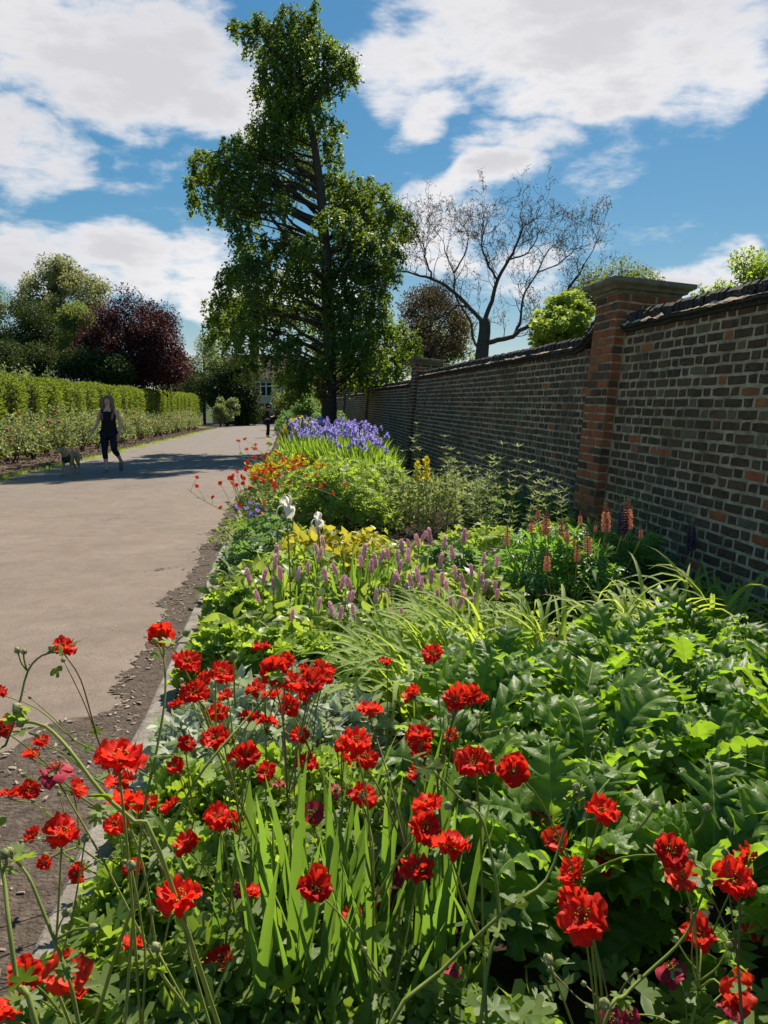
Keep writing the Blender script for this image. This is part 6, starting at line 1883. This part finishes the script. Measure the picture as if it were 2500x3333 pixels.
for lab, x, y in [('pale climbing rose sprays over the hedge left of the woman', 165, 27), ('pale climbing rose sprays over the hedge right of the woman', 330, 45)]:
    p = at(x * VS, 815 * VS, y)
    base = np.array([-9.3, p[1], float(gz(p[1]))])
    t = thing('climbing_rose', lab, 'bush', loc=tuple(base), group='rose sprays above the hedge')
    mb = MB(); P = []
    for i in range(26):
        e = np.array([rng.normal(0, .35), rng.normal(0, 1.6), 2.75 + rng.uniform(-.1, .35) - .008 * y])
        q = bez([(rng.normal(0, .1), e[1] * .4, 0), e * (.8, .9, .75), e], 8)
        mb.tube(q, np.linspace(.012, .004, len(q)), 4, cap=False)
        P += [q[-1], q[-2], q[-1] + rng.normal(0, .06, 3), q[-1] + rng.normal(0, .09, 3)] * 6
    link('canes', mb.build('canes', MT['stem_brown'], smooth=True), parent=t)
    P = np.array(P) + rng.normal(0, .06, (len(P), 3)); n = len(P)
    leafy('foliage', t, P, unit(n), unit(n) + (0, 0, .6), .07 + .04 * rng.random(n), OV, MT['rose_leaf'])

# ---------------------------------------------------------------- houses beyond the path
MT['render_cream'] = plain_mat('cream_render', (0.66, 0.57, 0.37), (0.74, 0.65, 0.44), 3, .9, .2)
MT['paint_white'] = plain_mat('white_paint', (0.62, 0.62, 0.60), (0.72, 0.72, 0.70), 4, .5, .4)
MT['roof_tile'] = plain_mat('roof_tile', (0.075, 0.050, 0.042), (0.150, 0.100, 0.082), 4, .9, .15, .6, 9)
MT['chimney_brick'] = plain_mat('chimney_brick', (0.16, 0.055, 0.035), (0.26, 0.095, 0.06), 6, .9, .15)
MT['pot'] = plain_mat('chimney_pot', (0.34, 0.10, 0.055), (0.42, 0.15, 0.08), 6, .8, .2)
MT['glass'] = plain_mat('window_glass', (0.012, 0.015, 0.018), (0.03, 0.034, 0.038), 2, .08, .6)
def box_part(name, mat, parent, *boxes):
    mb = MB()
    for b in boxes: mb.box(*b)
    return link(name, mb.build(name, mat), parent=parent)
def window(parent, x0, x1, z0, z1, yf, cols, transom=None):
    w = box_part('window', MT['paint_white'], parent, (x0 - .12, x1 + .12, yf - .10, yf + .02, z0 - .12, z0), (x0 - .12, x1 + .12, yf - .10, yf + .02, z1, z1 + .12), (x0 - .12, x0, yf - .10, yf + .02, z0, z1), (x1, x1 + .12, yf - .10, yf + .02, z0, z1))
    for i in range(1, cols):
        xm = x0 + (x1 - x0) * i / cols
        box_part('mullion', MT['paint_white'], w, (xm - .07, xm + .07, yf - .09, yf + .02, z0, z1))
    if transom:
        box_part('transom', MT['paint_white'], w, (x0, x1, yf - .085, yf + .02, transom - .06, transom + .06))
    for i in range(cols):
        a, b = x0 + (x1 - x0) * i / cols + .07, x0 + (x1 - x0) * (i + 1) / cols - .07
        box_part('pane', MT['glass'], w, (a, b, yf - .03, yf + .01, z0, z1))
    box_part('sill', MT['paint_white'], w, (x0 - .2, x1 + .2, yf - .2, yf - .1, z0 - .2, z0 - .1))
    return w
HZ = 88.0
hb = at(860, 1303, HZ); hb[2] = float(gz(hb[1]))
def hx(px): return (px - 860) / FPX * HZ
def hz(py): return (1303 - py) / FPX * HZ * 1.0 + EYE - hb[2]
house = thing('house', 'cream rendered house with white window frames seen under the tall tree', 'house', loc=tuple(hb), rotz=-AL)
ez = hz(1233)
box_part('wall', MT['render_cream'], house, (hx(690), hx(1005), 0.0, 8.0, 0, ez))
mb = MB()
x0, x1, rz = hx(682), hx(1012), hz(1150)
mb.add([(x0, -.5, ez - .05), (x1, -.5, ez - .05), (x1 - 1.5, 4, rz), (x0 + 1.5, 4, rz), (x0, 8.5, ez - .05), (x1, 8.5, ez - .05)], [(0, 1, 2, 3), (4, 3, 2, 5), (0, 3, 4), (1, 5, 2), (0, 4, 5, 1)])
roof = link('roof', mb.build('roof', MT['roof_tile']), parent=house)
ch = box_part('chimney', MT['chimney_brick'], roof, (hx(800), hx(826), 3.3, 4.5, rz - .6, hz(1122)), (hx(797), hx(829), 3.2, 4.6, hz(1122), hz(1118)))
for i in range(2):
    mb = MB(); V, F = lathe([(.16, 0), (.13, .45), (.16, .5)], 8); mb.add(V + (hx(806) + i * .5, 3.9, hz(1118)), F)
    link('chimney_pot', mb.build('chimney_pot', MT['pot']), parent=roof)
box_part('gutter', MT['paint_white'], house, (x0 + .2, x1 - .2, -.55, -.40, ez - .12, ez + .02))
window(house, hx(812), hx(886), hz(1287), hz(1246), 0.0, 4, hz(1257))
window(house, hx(935), hx(985), hz(1287), hz(1246), 0.0, 3, hz(1257))
window(house, hx(820), hx(884), hz(1338), hz(1312), 0.0, 3)
window(house, hx(740), hx(790), hz(1287), hz(1246), 0.0, 3, hz(1257))
mb = MB(); a, b = hx(888), hx(924)
mb.add([(a, -1.6, hz(1309)), (b, -1.6, hz(1309)), (b - .3, 0, hz(1290)), (a + .3, 0, hz(1290)), (a, 0, hz(1309)), (b, 0, hz(1309))], [(0, 1, 2, 3), (0, 3, 4), (1, 5, 2), (0, 4, 5, 1)])
link('porch_roof', mb.build('porch_roof', MT['roof_tile']), parent=house)
window(house, hx(894), hx(917), hz(1333), hz(1312), -1.45, 4)
box_part('porch', MT['paint_white'], house, (a + .12, b - .12, -1.43, 0, 0, hz(1309.2)))

hb2 = at(1075, 1303, 98); hb2[2] = float(gz(hb2[1]))
h2 = thing('house', 'second house with red brown roof half hidden by the tall trunk', 'house', loc=tuple(hb2), rotz=-AL + .35)
box_part('wall', MT['chimney_brick'], h2, (-3.2, 5.5, 0, 7, 0, 4.9))
mb = MB(); mb.add([(-3.6, -.4, 4.85), (5.9, -.4, 4.85), (5.9, 3.5, 7.3), (-3.6, 3.5, 7.3), (-3.6, 7.4, 4.85), (5.9, 7.4, 4.85)], [(0, 1, 2, 3), (4, 3, 2, 5), (0, 3, 4), (1, 5, 2), (0, 4, 5, 1)])
link('roof', mb.build('roof', MT['pot']), parent=h2)
window(h2, -1.8, .2, 3.0, 4.3, 0, 2)
window(h2, 2.2, 4.2, 3.0, 4.3, 0, 2)

# ---------------------------------------------------------------- people and dog
MT['skin'] = plain_mat('skin', (0.60, 0.37, 0.27), (0.68, 0.44, 0.33), 20, .6, .3)
MT['black_cloth'] = plain_mat('black_cloth', (0.008, 0.008, 0.010), (0.016, 0.016, 0.019), 30, .85, .2)
MT['navy_cloth'] = plain_mat('navy_cloth', (0.010, 0.013, 0.022), (0.018, 0.022, 0.034), 30, .8, .2)
MT['hair_brown'] = plain_mat('brown_hair', (0.13, 0.07, 0.035), (0.27, 0.16, 0.085), 60, .5, .4)
MT['hair_black'] = plain_mat('black_hair', (0.008, 0.006, 0.006), (0.020, 0.015, 0.013), 60, .6, .3)
MT['shoe_grey'] = plain_mat('grey_shoe', (0.12, 0.115, 0.11), (0.22, 0.21, 0.20), 40, .7, .3)
MT['sole_white'] = plain_mat('white_sole', (0.6, 0.6, 0.58), None, 10, .6, .3)
MT['eye'] = plain_mat('eye', (0.01, 0.008, 0.007), None, 10, .3, .5)
MT['lip'] = plain_mat('lip', (0.30, 0.10, 0.085), None, 10, .5, .3)
MT['dog_tan'] = plain_mat('dog_fur', (0.38, 0.235, 0.120), (0.55, 0.38, 0.22), 14, .8, .2)
MT['dog_dark'] = plain_mat('dog_nose', (0.015, 0.012, 0.011), None, 10, .4, .4)
MT['harness'] = plain_mat('green_harness', (0.012, 0.040, 0.032), (0.020, 0.060, 0.048), 20, .7, .3)

def skin_mesh(name, V, E, Rr, mat, sub=2, root=0):
    me = bpy.data.meshes.new(name)
    me.from_pydata([tuple(v) for v in V], E, [])
    ob = bpy.data.objects.new('temp_body', me)
    COL.objects.link(ob)
    ob.modifiers.new('s', 'SKIN')
    for i, sv in enumerate(me.skin_vertices[0].data):
        r = Rr[i]
        sv.radius = (r, r) if np.isscalar(r) else r
        sv.use_root = (i == root)
    m = ob.modifiers.new('u', 'SUBSURF'); m.levels = sub; m.render_levels = sub
    dg = bpy.context.evaluated_depsgraph_get()
    out = bpy.data.meshes.new_from_object(ob.evaluated_get(dg))
    out.name = name
    out.materials.clear(); out.materials.append(mat)
    out.polygons.foreach_set('use_smooth', np.ones(len(out.polygons), bool))
    bpy.data.objects.remove(ob)
    return out

class Skel:
    def __init__(self): self.V, self.E, self.R = [], [], []
    def add(self, p, r, parent=None):
        self.V.append(p); self.R.append(r)
        i = len(self.V) - 1
        if parent is not None: self.E.append((parent, i))
        return i
    def chain(self, pts, parent):
        for p, r in pts: parent = self.add(p, r, parent)
        return parent
    def hand(self, wrist, d, side, parent, curl):
        """Palm, four fingers of unequal length and a thumb from the palm's side."""
        d = np.array(d) / np.linalg.norm(d); side = np.array(side) / np.linalg.norm(side)
        n = np.cross(d, side)
        w = np.array(wrist)
        palm = self.add(tuple(w + d * .045), (.030, .017), parent)
        knk = self.add(tuple(w + d * .085), (.034, .014), palm)
        for k, L in zip((-.027, -.009, .009, .027), (.058, .070, .074, .064)):
            a = w + d * .098 + side * k
            b = a + d * L * .5 + n * curl * .5
            c = b + d * L * .45 + n * curl
            self.chain([(tuple(a), .0095), (tuple(b), .0085), (tuple(c), .007)], knk)
        a = w + d * .04 + side * .034
        self.chain([(tuple(a), .011), (tuple(a + side * .022 + d * .025), .010), (tuple(a + side * .026 + d * .050 + n * curl * .5), .008)], palm)

def add_head(s, neck, c, sc=1.0):
    h = s.add((c[0], c[1] + .012, c[2] - .065 * sc), (.062 * sc, .072 * sc), neck)
    m = s.add((c[0], c[1], c[2] + .0), (.076 * sc, .092 * sc), h)
    s.add((c[0], c[1] + .01, c[2] + .065 * sc), (.062 * sc, .075 * sc), m)
    return m
def ellipsoid(c, r, n=10, m=7):
    V, F = lathe([(max(.02, math.sin(math.pi * i / (m - 1))), -math.cos(math.pi * i / (m - 1))) for i in range(m)], n)
    return np.array(V) * r + np.array(c), F

def loft(rings, n=16):
    """rings: (cx, cy, z, rx, ry)."""
    V, F = [], []
    for (cx, cy, z, rx, ry) in rings:
        for a in np.arange(n) * 2 * math.pi / n:
            V.append((cx + math.cos(a) * rx, cy + math.sin(a) * ry, z))
    for i in range(len(rings) - 1):
        for j in range(n):
            F.append((i * n + j, i * n + (j + 1) % n, (i + 1) * n + (j + 1) % n, (i + 1) * n + j))
    return V, F

def face_parts(t, c, fwd, sc=1.0):
    f = np.array(fwd) / np.linalg.norm(fwd); sd = np.cross(f, (0, 0, 1.0)); c = np.array(c)
    for k in (-1, 1):
        mb = MB(); V, F = ellipsoid(c + f * .083 * sc + sd * k * .030 * sc + (0, 0, .012), (.012, .012, .008)); mb.add(V, F)
        link('eye', mb.build('eye', MT['eye'], smooth=True), parent=t)
        mb = MB(); V, F = ellipsoid(c + sd * k * .077 * sc + (0, 0, -.005), (.014, .02, .03)); mb.add(V, F)
        link('ear', mb.build('ear', MT['skin'], smooth=True), parent=t)
    mb = MB(); V, F = ellipsoid(c + f * .098 * sc + (0, 0, -.022), (.014, .016, .024)); mb.add(V, F)
    link('nose', mb.build('nose', MT['skin'], smooth=True), parent=t)
    mb = MB(); V, F = ellipsoid(c + f * .080 * sc + (0, 0, -.062), (.026, .014, .008)); mb.add(V, F)
    link('mouth', mb.build('mouth', MT['lip'], smooth=True), parent=t)

def shoe(t, ankle, toe, mat, sole):
    a, b = np.array(ankle), np.array(toe)
    d = b - a; L = np.linalg.norm(d); d /= L
    up = np.array([0, 0, 1.0]) - d * d[2]; up /= np.linalg.norm(up)
    sd = np.cross(d, up)
    n = 10
    def ring(c, rx, rz):
        return [c + sd * math.cos(k * 6.2832 / n) * rx + up * math.sin(k * 6.2832 / n) * rz for k in range(n)]
    heel = a - up * .035 - d * .055
    V = []
    for s, rx, rz, lift in ((0, .012, .02, .0), (.02, .036, .046, .008), (.09, .041, .052, .012), (.16, .044, .040, 0), (.225, .045, .030, -.010), (.262, .030, .022, -.016), (.275, .008, .012, -.018)):
        V += ring(heel + d * s + up * lift, rx, rz)
    F = [(i * n + j, i * n + (j + 1) % n, (i + 1) * n + (j + 1) % n, (i + 1) * n + j) for i in range(6) for j in range(n)]
    o = link('shoe', mesh('shoe', V, F, mat, smooth=True), parent=t)
    V = []
    for s, rx in ((0, .02), (.03, .040), (.09, .040), (.17, .047), (.24, .043), (.275, .018)):
        for (k, h) in ((-1, -.052), (1, -.052), (1, -.030), (-1, -.030)):
            V.append(heel + d * s + sd * k * rx + up * (h + .012))
    F = [(i * 4 + j, i * 4 + (j + 1) % 4, i * 4 + 4 + (j + 1) % 4, i * 4 + 4 + j) for i in range(5) for j in range(4)] + [(3, 2, 1, 0), (20, 21, 22, 23)]
    link('sole', mesh('sole', V, F, sole), parent=o)

def woman():
    g = gp(362, 1541)
    t = thing('person', 'woman in black vest and cropped leggings walking towards the viewer with a dog', 'person', loc=tuple(g), rotz=-.05)
    s = Skel()
    p = s.add((0, 0, .93), (.135, .105))
    w = s.add((0, 0, 1.08), (.115, .088), p)
    c = s.add((0, .0, 1.27), (.135, .095), w)
    u = s.add((0, .01, 1.385), (.085, .065), c)
    nk = s.add((0, .0, 1.46), (.048, .048), u)
    add_head(s, nk, (0, -.02, 1.585))
    # viewer-right arm hangs, viewer-left arm reaches out to the lead
    e = s.chain([((.155, .01, 1.375), .056), ((.205, .03, 1.25), .046), ((.238, .045, 1.11), .039), ((.238, .0, .98), .034), ((.225, -.045, .885), .024)], u)
    s.hand((.225, -.045, .885), (-.08, -.25, -1), (-.6, -1, 0), e, .022)
    e = s.chain([((-.155, .01, 1.375), .056), ((-.205, .035, 1.25), .046), ((-.25, .05, 1.12), .039), ((-.30, .0, 1.01), .034), ((-.345, -.05, .93), .024)], u)
    s.hand((-.345, -.05, .93), (-.35, -.4, -1), (.6, -1, 0), e, .026)
    s.chain([((-.095, 0, .86), .098), ((-.10, -.03, .68), .080), ((-.10, -.055, .50), .058), ((-.09, -.05, .36), .056), ((-.08, -.06, .20), .042), ((-.075, -.07, .09), .036), ((-.075, -.17, .045), .030)], p)
    s.chain([((.095, 0, .86), .098), ((.105, -.06, .69), .080), ((.115, -.09, .53), .058), ((.13, .06, .44), .056), ((.145, .20, .33), .042), ((.15, .285, .26), .036), ((.155, .30, .15), .030)], p)
    link('body', skin_mesh('body', s.V, s.E, s.R, MT['skin']), parent=t)
    face_parts(t, (0, -.02, 1.585), (.05, -1, -.05))
    # vest with scooped neck, flaring at the hip
    V, F = loft([(0, 0, .80, .205, .150), (0, 0, .83, .205, .150), (0, 0, .93, .185, .138), (0, 0, 1.03, .165, .120), (0, 0, 1.12, .155, .115), (0, -.003, 1.22, .163, .122), (0, -.003, 1.29, .165, .120), (0, .004, 1.345, .150, .098), (0, .012, 1.375, .128, .080)], 20)
    vest = link('vest', mesh('vest', V, F, MT['black_cloth'], smooth=True), parent=t)
    mb = MB()
    for k in (-1, 1):
        mb.tube(bez([(k * .105, -.085, 1.34), (k * .105, -.045, 1.425), (k * .10, .03, 1.43), (k * .10, .085, 1.36)], 8), .020, 6)
    link('straps', mb.build('straps', MT['black_cloth'], smooth=True), parent=vest)
    l = Skel()
    p = l.add((0, 0, .94), (.152, .120))
    l.chain([((-.095, 0, .86), .112), ((-.10, -.03, .68), .092), ((-.10, -.055, .50), .070), ((-.092, -.05, .36), .064), ((-.088, -.055, .31), .060)], p)
    l.chain([((.095, 0, .86), .112), ((.105, -.06, .69), .092), ((.115, -.09, .53), .070), ((.13, .06, .44), .066), ((.138, .11, .405), .060)], p)
    link('leggings', skin_mesh('leggings', l.V, l.E, l.R, MT['navy_cloth']), parent=t)
    shoe(t, (-.075, -.075, .085), (-.095, -.30, .065), MT['shoe_grey'], MT['sole_white'])
    shoe(t, (.15, .29, .25), (.16, .245, .03), MT['shoe_grey'], MT['shoe_grey'])
    # long loose hair: a cap and two hanging falls either side of the face
    mb = MB()
    V, F = ellipsoid((0, .030, 1.635), (.094, .105, .090), 14, 9); mb.add(V, F)
    for k in (-1, 1):
        V, F = loft([(k * .075, .03, 1.66, .030, .07), (k * .088, .02, 1.60, .034, .085), (k * .100, .012, 1.52, .036, .080), (k * .112, .0, 1.42, .040, .070), (k * .115, -.035, 1.34, .040, .055), (k * .108, -.075, 1.27, .034, .040), (k * .102, -.095, 1.20, .018, .020), (k * .10, -.10, 1.17, .004, .006)], 10); mb.add(V, F)
    V, F = loft([(0, .09, 1.66, .07, .03), (0, .10, 1.55, .09, .04), (0, .10, 1.42, .11, .04), (0, .11, 1.30, .10, .035), (0, .11, 1.22, .05, .02)], 12); mb.add(V, F)
    link('hair', mb.build('hair', MT['hair_brown'], smooth=True), parent=t)
    return g
wg = woman()

def man():
    g = gp(872, 1424)
    t = thing('person', 'person in black standing on the far path looking down at a phone', 'person', loc=tuple(g), rotz=math.pi / 2 + .25)
    s = Skel()
    p = s.add((0, 0, .93), (.13, .105))
    w = s.add((0, .0, 1.09), (.12, .09), p)
    c = s.add((0, .0, 1.26), (.15, .10), w)
    u = s.add((0, -.005, 1.36), (.10, .07), c)
    nk = s.add((0, -.03, 1.43), (.052, .052), u)
    add_head(s, nk, (0, -.085, 1.53), .98)
    for k in (-1, 1):
        e = s.chain([((k * .17, 0, 1.35), .06), ((k * .205, .0, 1.22), .05), ((k * .215, -.02, 1.09), .042), ((k * .15, -.16, 1.07), .036), ((k * .085, -.27, 1.10), .025)], u)
        s.hand((k * .085, -.27, 1.10), (-k * .5, -.7, .25), (-k * .3, -.3, 1), e, .02)
    s.chain([((-.10, 0, .86), .10), ((-.11, -.01, .48), .068), ((-.11, .0, .09), .045), ((-.11, -.10, .045), .035)], p)
    s.chain([((.10, 0, .86), .10), ((.12, -.06, .49), .068), ((.12, .02, .09), .045), ((.12, -.08, .045), .035)], p)
    link('body', skin_mesh('body', s.V, s.E, s.R, MT['skin']), parent=t)
    face_parts(t, (0, -.085, 1.53), (0, -1, -.35), .98)
    j = Skel()
    a = j.add((0, 0, .95), (.155, .13)); b = j.add((0, 0, 1.10), (.145, .115), a); c = j.add((0, 0, 1.27), (.175, .125), b); u = j.add((0, 0, 1.375), (.11, .085), c)
    for k in (-1, 1):
        j.chain([((k * .175, 0, 1.355), .075), ((k * .215, 0, 1.22), .064), ((k * .222, -.02, 1.09), .056), ((k * .165, -.14, 1.075), .048)], u)
    link('jacket', skin_mesh('jacket', j.V, j.E, j.R, MT['black_cloth']), parent=t)
    V, F = loft([(0, 0, .915, .165, .138), (0, 0, .945, .167, .14)], 18)
    link('shirt_hem', mesh('shirt_hem', V, F, MT['sole_white'], smooth=True), parent=t)
    l = Skel(); a = l.add((0, 0, .93), (.145, .12))
    l.chain([((-.10, 0, .86), .115), ((-.115, -.01, .48), .088), ((-.115, 0, .10), .072)], a)
    l.chain([((.10, 0, .86), .115), ((.125, -.06, .49), .088), ((.125, .02, .10), .072)], a)
    link('trousers', skin_mesh('trousers', l.V, l.E, l.R, MT['black_cloth']), parent=t)
    shoe(t, (-.115, .0, .085), (-.13, -.22, .065), MT['sole_white'], MT['sole_white'])
    shoe(t, (.125, .02, .085), (.14, -.20, .065), MT['sole_white'], MT['sole_white'])
    mb = MB()
    for i in range(60):
        d = unit(1)[0]; d[2] = abs(d[2]) * 1.1 - .15
        if d[1] < -.45 and d[2] < .45: continue
        V, F = ellipsoid(np.array([0, -.06, 1.575]) + d * (.082, .10, .085), rng.uniform(.026, .040), 6, 5); mb.add(V, F)
    V, F = ellipsoid((0, -.06, 1.58), (.088, .10, .085)); mb.add(V, F)
    link('hair', mb.build('hair', MT['hair_black'], smooth=True), parent=t)
    ph = thing('phone', 'dark phone held by the person on the far path', 'phone', loc=tuple(Matrix.Rotation(math.pi / 2 + .25, 3, 'Z') @ Vector((0, -.35, 1.13)) + Vector(g)), rotz=math.pi / 2 + .25)
    box_part('casing', MT['black_cloth'], ph, (-.037, .037, -.03, .03, -.006, .006))
    box_part('screen', MT['glass'], ph, (-.034, .034, -.027, .027, .006, .007))
man()

def dog():
    g = gp(229, 1546)
    t = thing('dog', 'tan dog in a dark green harness walking beside the woman', 'dog', loc=tuple(g), rotz=-.08)
    s = Skel()
    ch = s.add((0, -.12, .40), (.098, .125))
    rb = s.add((0, .06, .415), (.085, .105), ch)
    be = s.add((0, .24, .43), (.070, .080), rb)
    ru = s.add((0, .38, .425), (.075, .090), be)
    tl = s.chain([((0, .48, .45), .030), ((.03, .56, .40), .022), ((.05, .62, .32), .018), ((.05, .66, .26), .010)], ru)
    n1 = s.add((-.01, -.235, .475), (.068, .078), ch)
    n2 = s.add((-.03, -.32, .535), (.056, .062), n1)
    hd = s.add((-.05, -.385, .575), (.066, .062), n2)
    mz = s.add((-.075, -.465, .535), (.042, .038), hd)
    s.add((-.09, -.535, .505), (.028, .026), mz)
    for k, (dy, lift) in ((-1, (-.06, 0)), (1, (.04, .03))):
        s.chain([((k * .068, -.15, .34), .052), ((k * .072, -.13 + dy * .3, .24), .036), ((k * .068, -.16 + dy, .145 + lift), .024), ((k * .066, -.15 + dy * 1.2, .05 + lift), .021), ((k * .066, -.19 + dy * 1.2, .018 + lift), (.028, .018))], ch)
    for k, dy in ((-1, .05), (1, -.06)):
        s.chain([((k * .070, .36, .36), .068), ((k * .075, .31 + dy * .6, .265), .046), ((k * .070, .45 + dy, .170), .026), ((k * .066, .43 + dy * 1.2, .05), .021), ((k * .066, .39 + dy * 1.2, .018), (.028, .018))], ru)
    link('body', skin_mesh('body', s.V, s.E, s.R, MT['dog_tan']), parent=t)
    for k in (-1, 1):
        mb = MB(); c = np.array([-.05 + k * .055, -.36, .625])
        mb.add([c + (-k * .02, -.02, -.02), c + (k * .012, .03, -.02), c + (k * .035, -.01, .03), c + (k * .055, -.03, -.035), c + (k * .02, .0, -.03)], [(0, 1, 2), (0, 2, 3), (1, 4, 2), (2, 4, 3), (0, 3, 4)])
        link('ear', mb.build('ear', MT['dog_tan']), parent=t)
        mb = MB(); V, F = ellipsoid((-.062 + k * .036, -.438, .585), .010); mb.add(V, F)
        link('eye', mb.build('eye', MT['eye'], smooth=True), parent=t)
    mb = MB(); V, F = ellipsoid((-.094, -.560, .512), (.020, .014, .014)); mb.add(V, F)
    link('nose', mb.build('nose', MT['dog_dark'], smooth=True), parent=t)
    h = Skel()
    a = h.add((0, -.285, .40), (.084, .092)); b = h.add((0, -.20, .375), (.112, .128), a); h.add((0, -.12, .395), (.114, .144), b)
    link('harness', skin_mesh('harness', h.V, h.E, h.R, MT['harness'], 1), parent=t)
    dw = Matrix.Rotation(-.08, 3, 'Z') @ Vector((0, -.04, .54)) + Vector(g)
    hand = Matrix.Rotation(-.05, 3, 'Z') @ Vector((-.37, -.09, .87)) + Vector(wg)
    mb = MB(); q = bez([hand, (np.array(hand) + np.array(dw)) / 2 - (0, 0, .16), dw], 12) - np.array(dw)
    mb.tube(q, .006, 5)
    tl = link('dog_lead', mb.build('dog_lead', MT['black_cloth'], smooth=True), loc=tuple(dw), label='dark lead running from the woman to the dog', cat='lead')
dog()
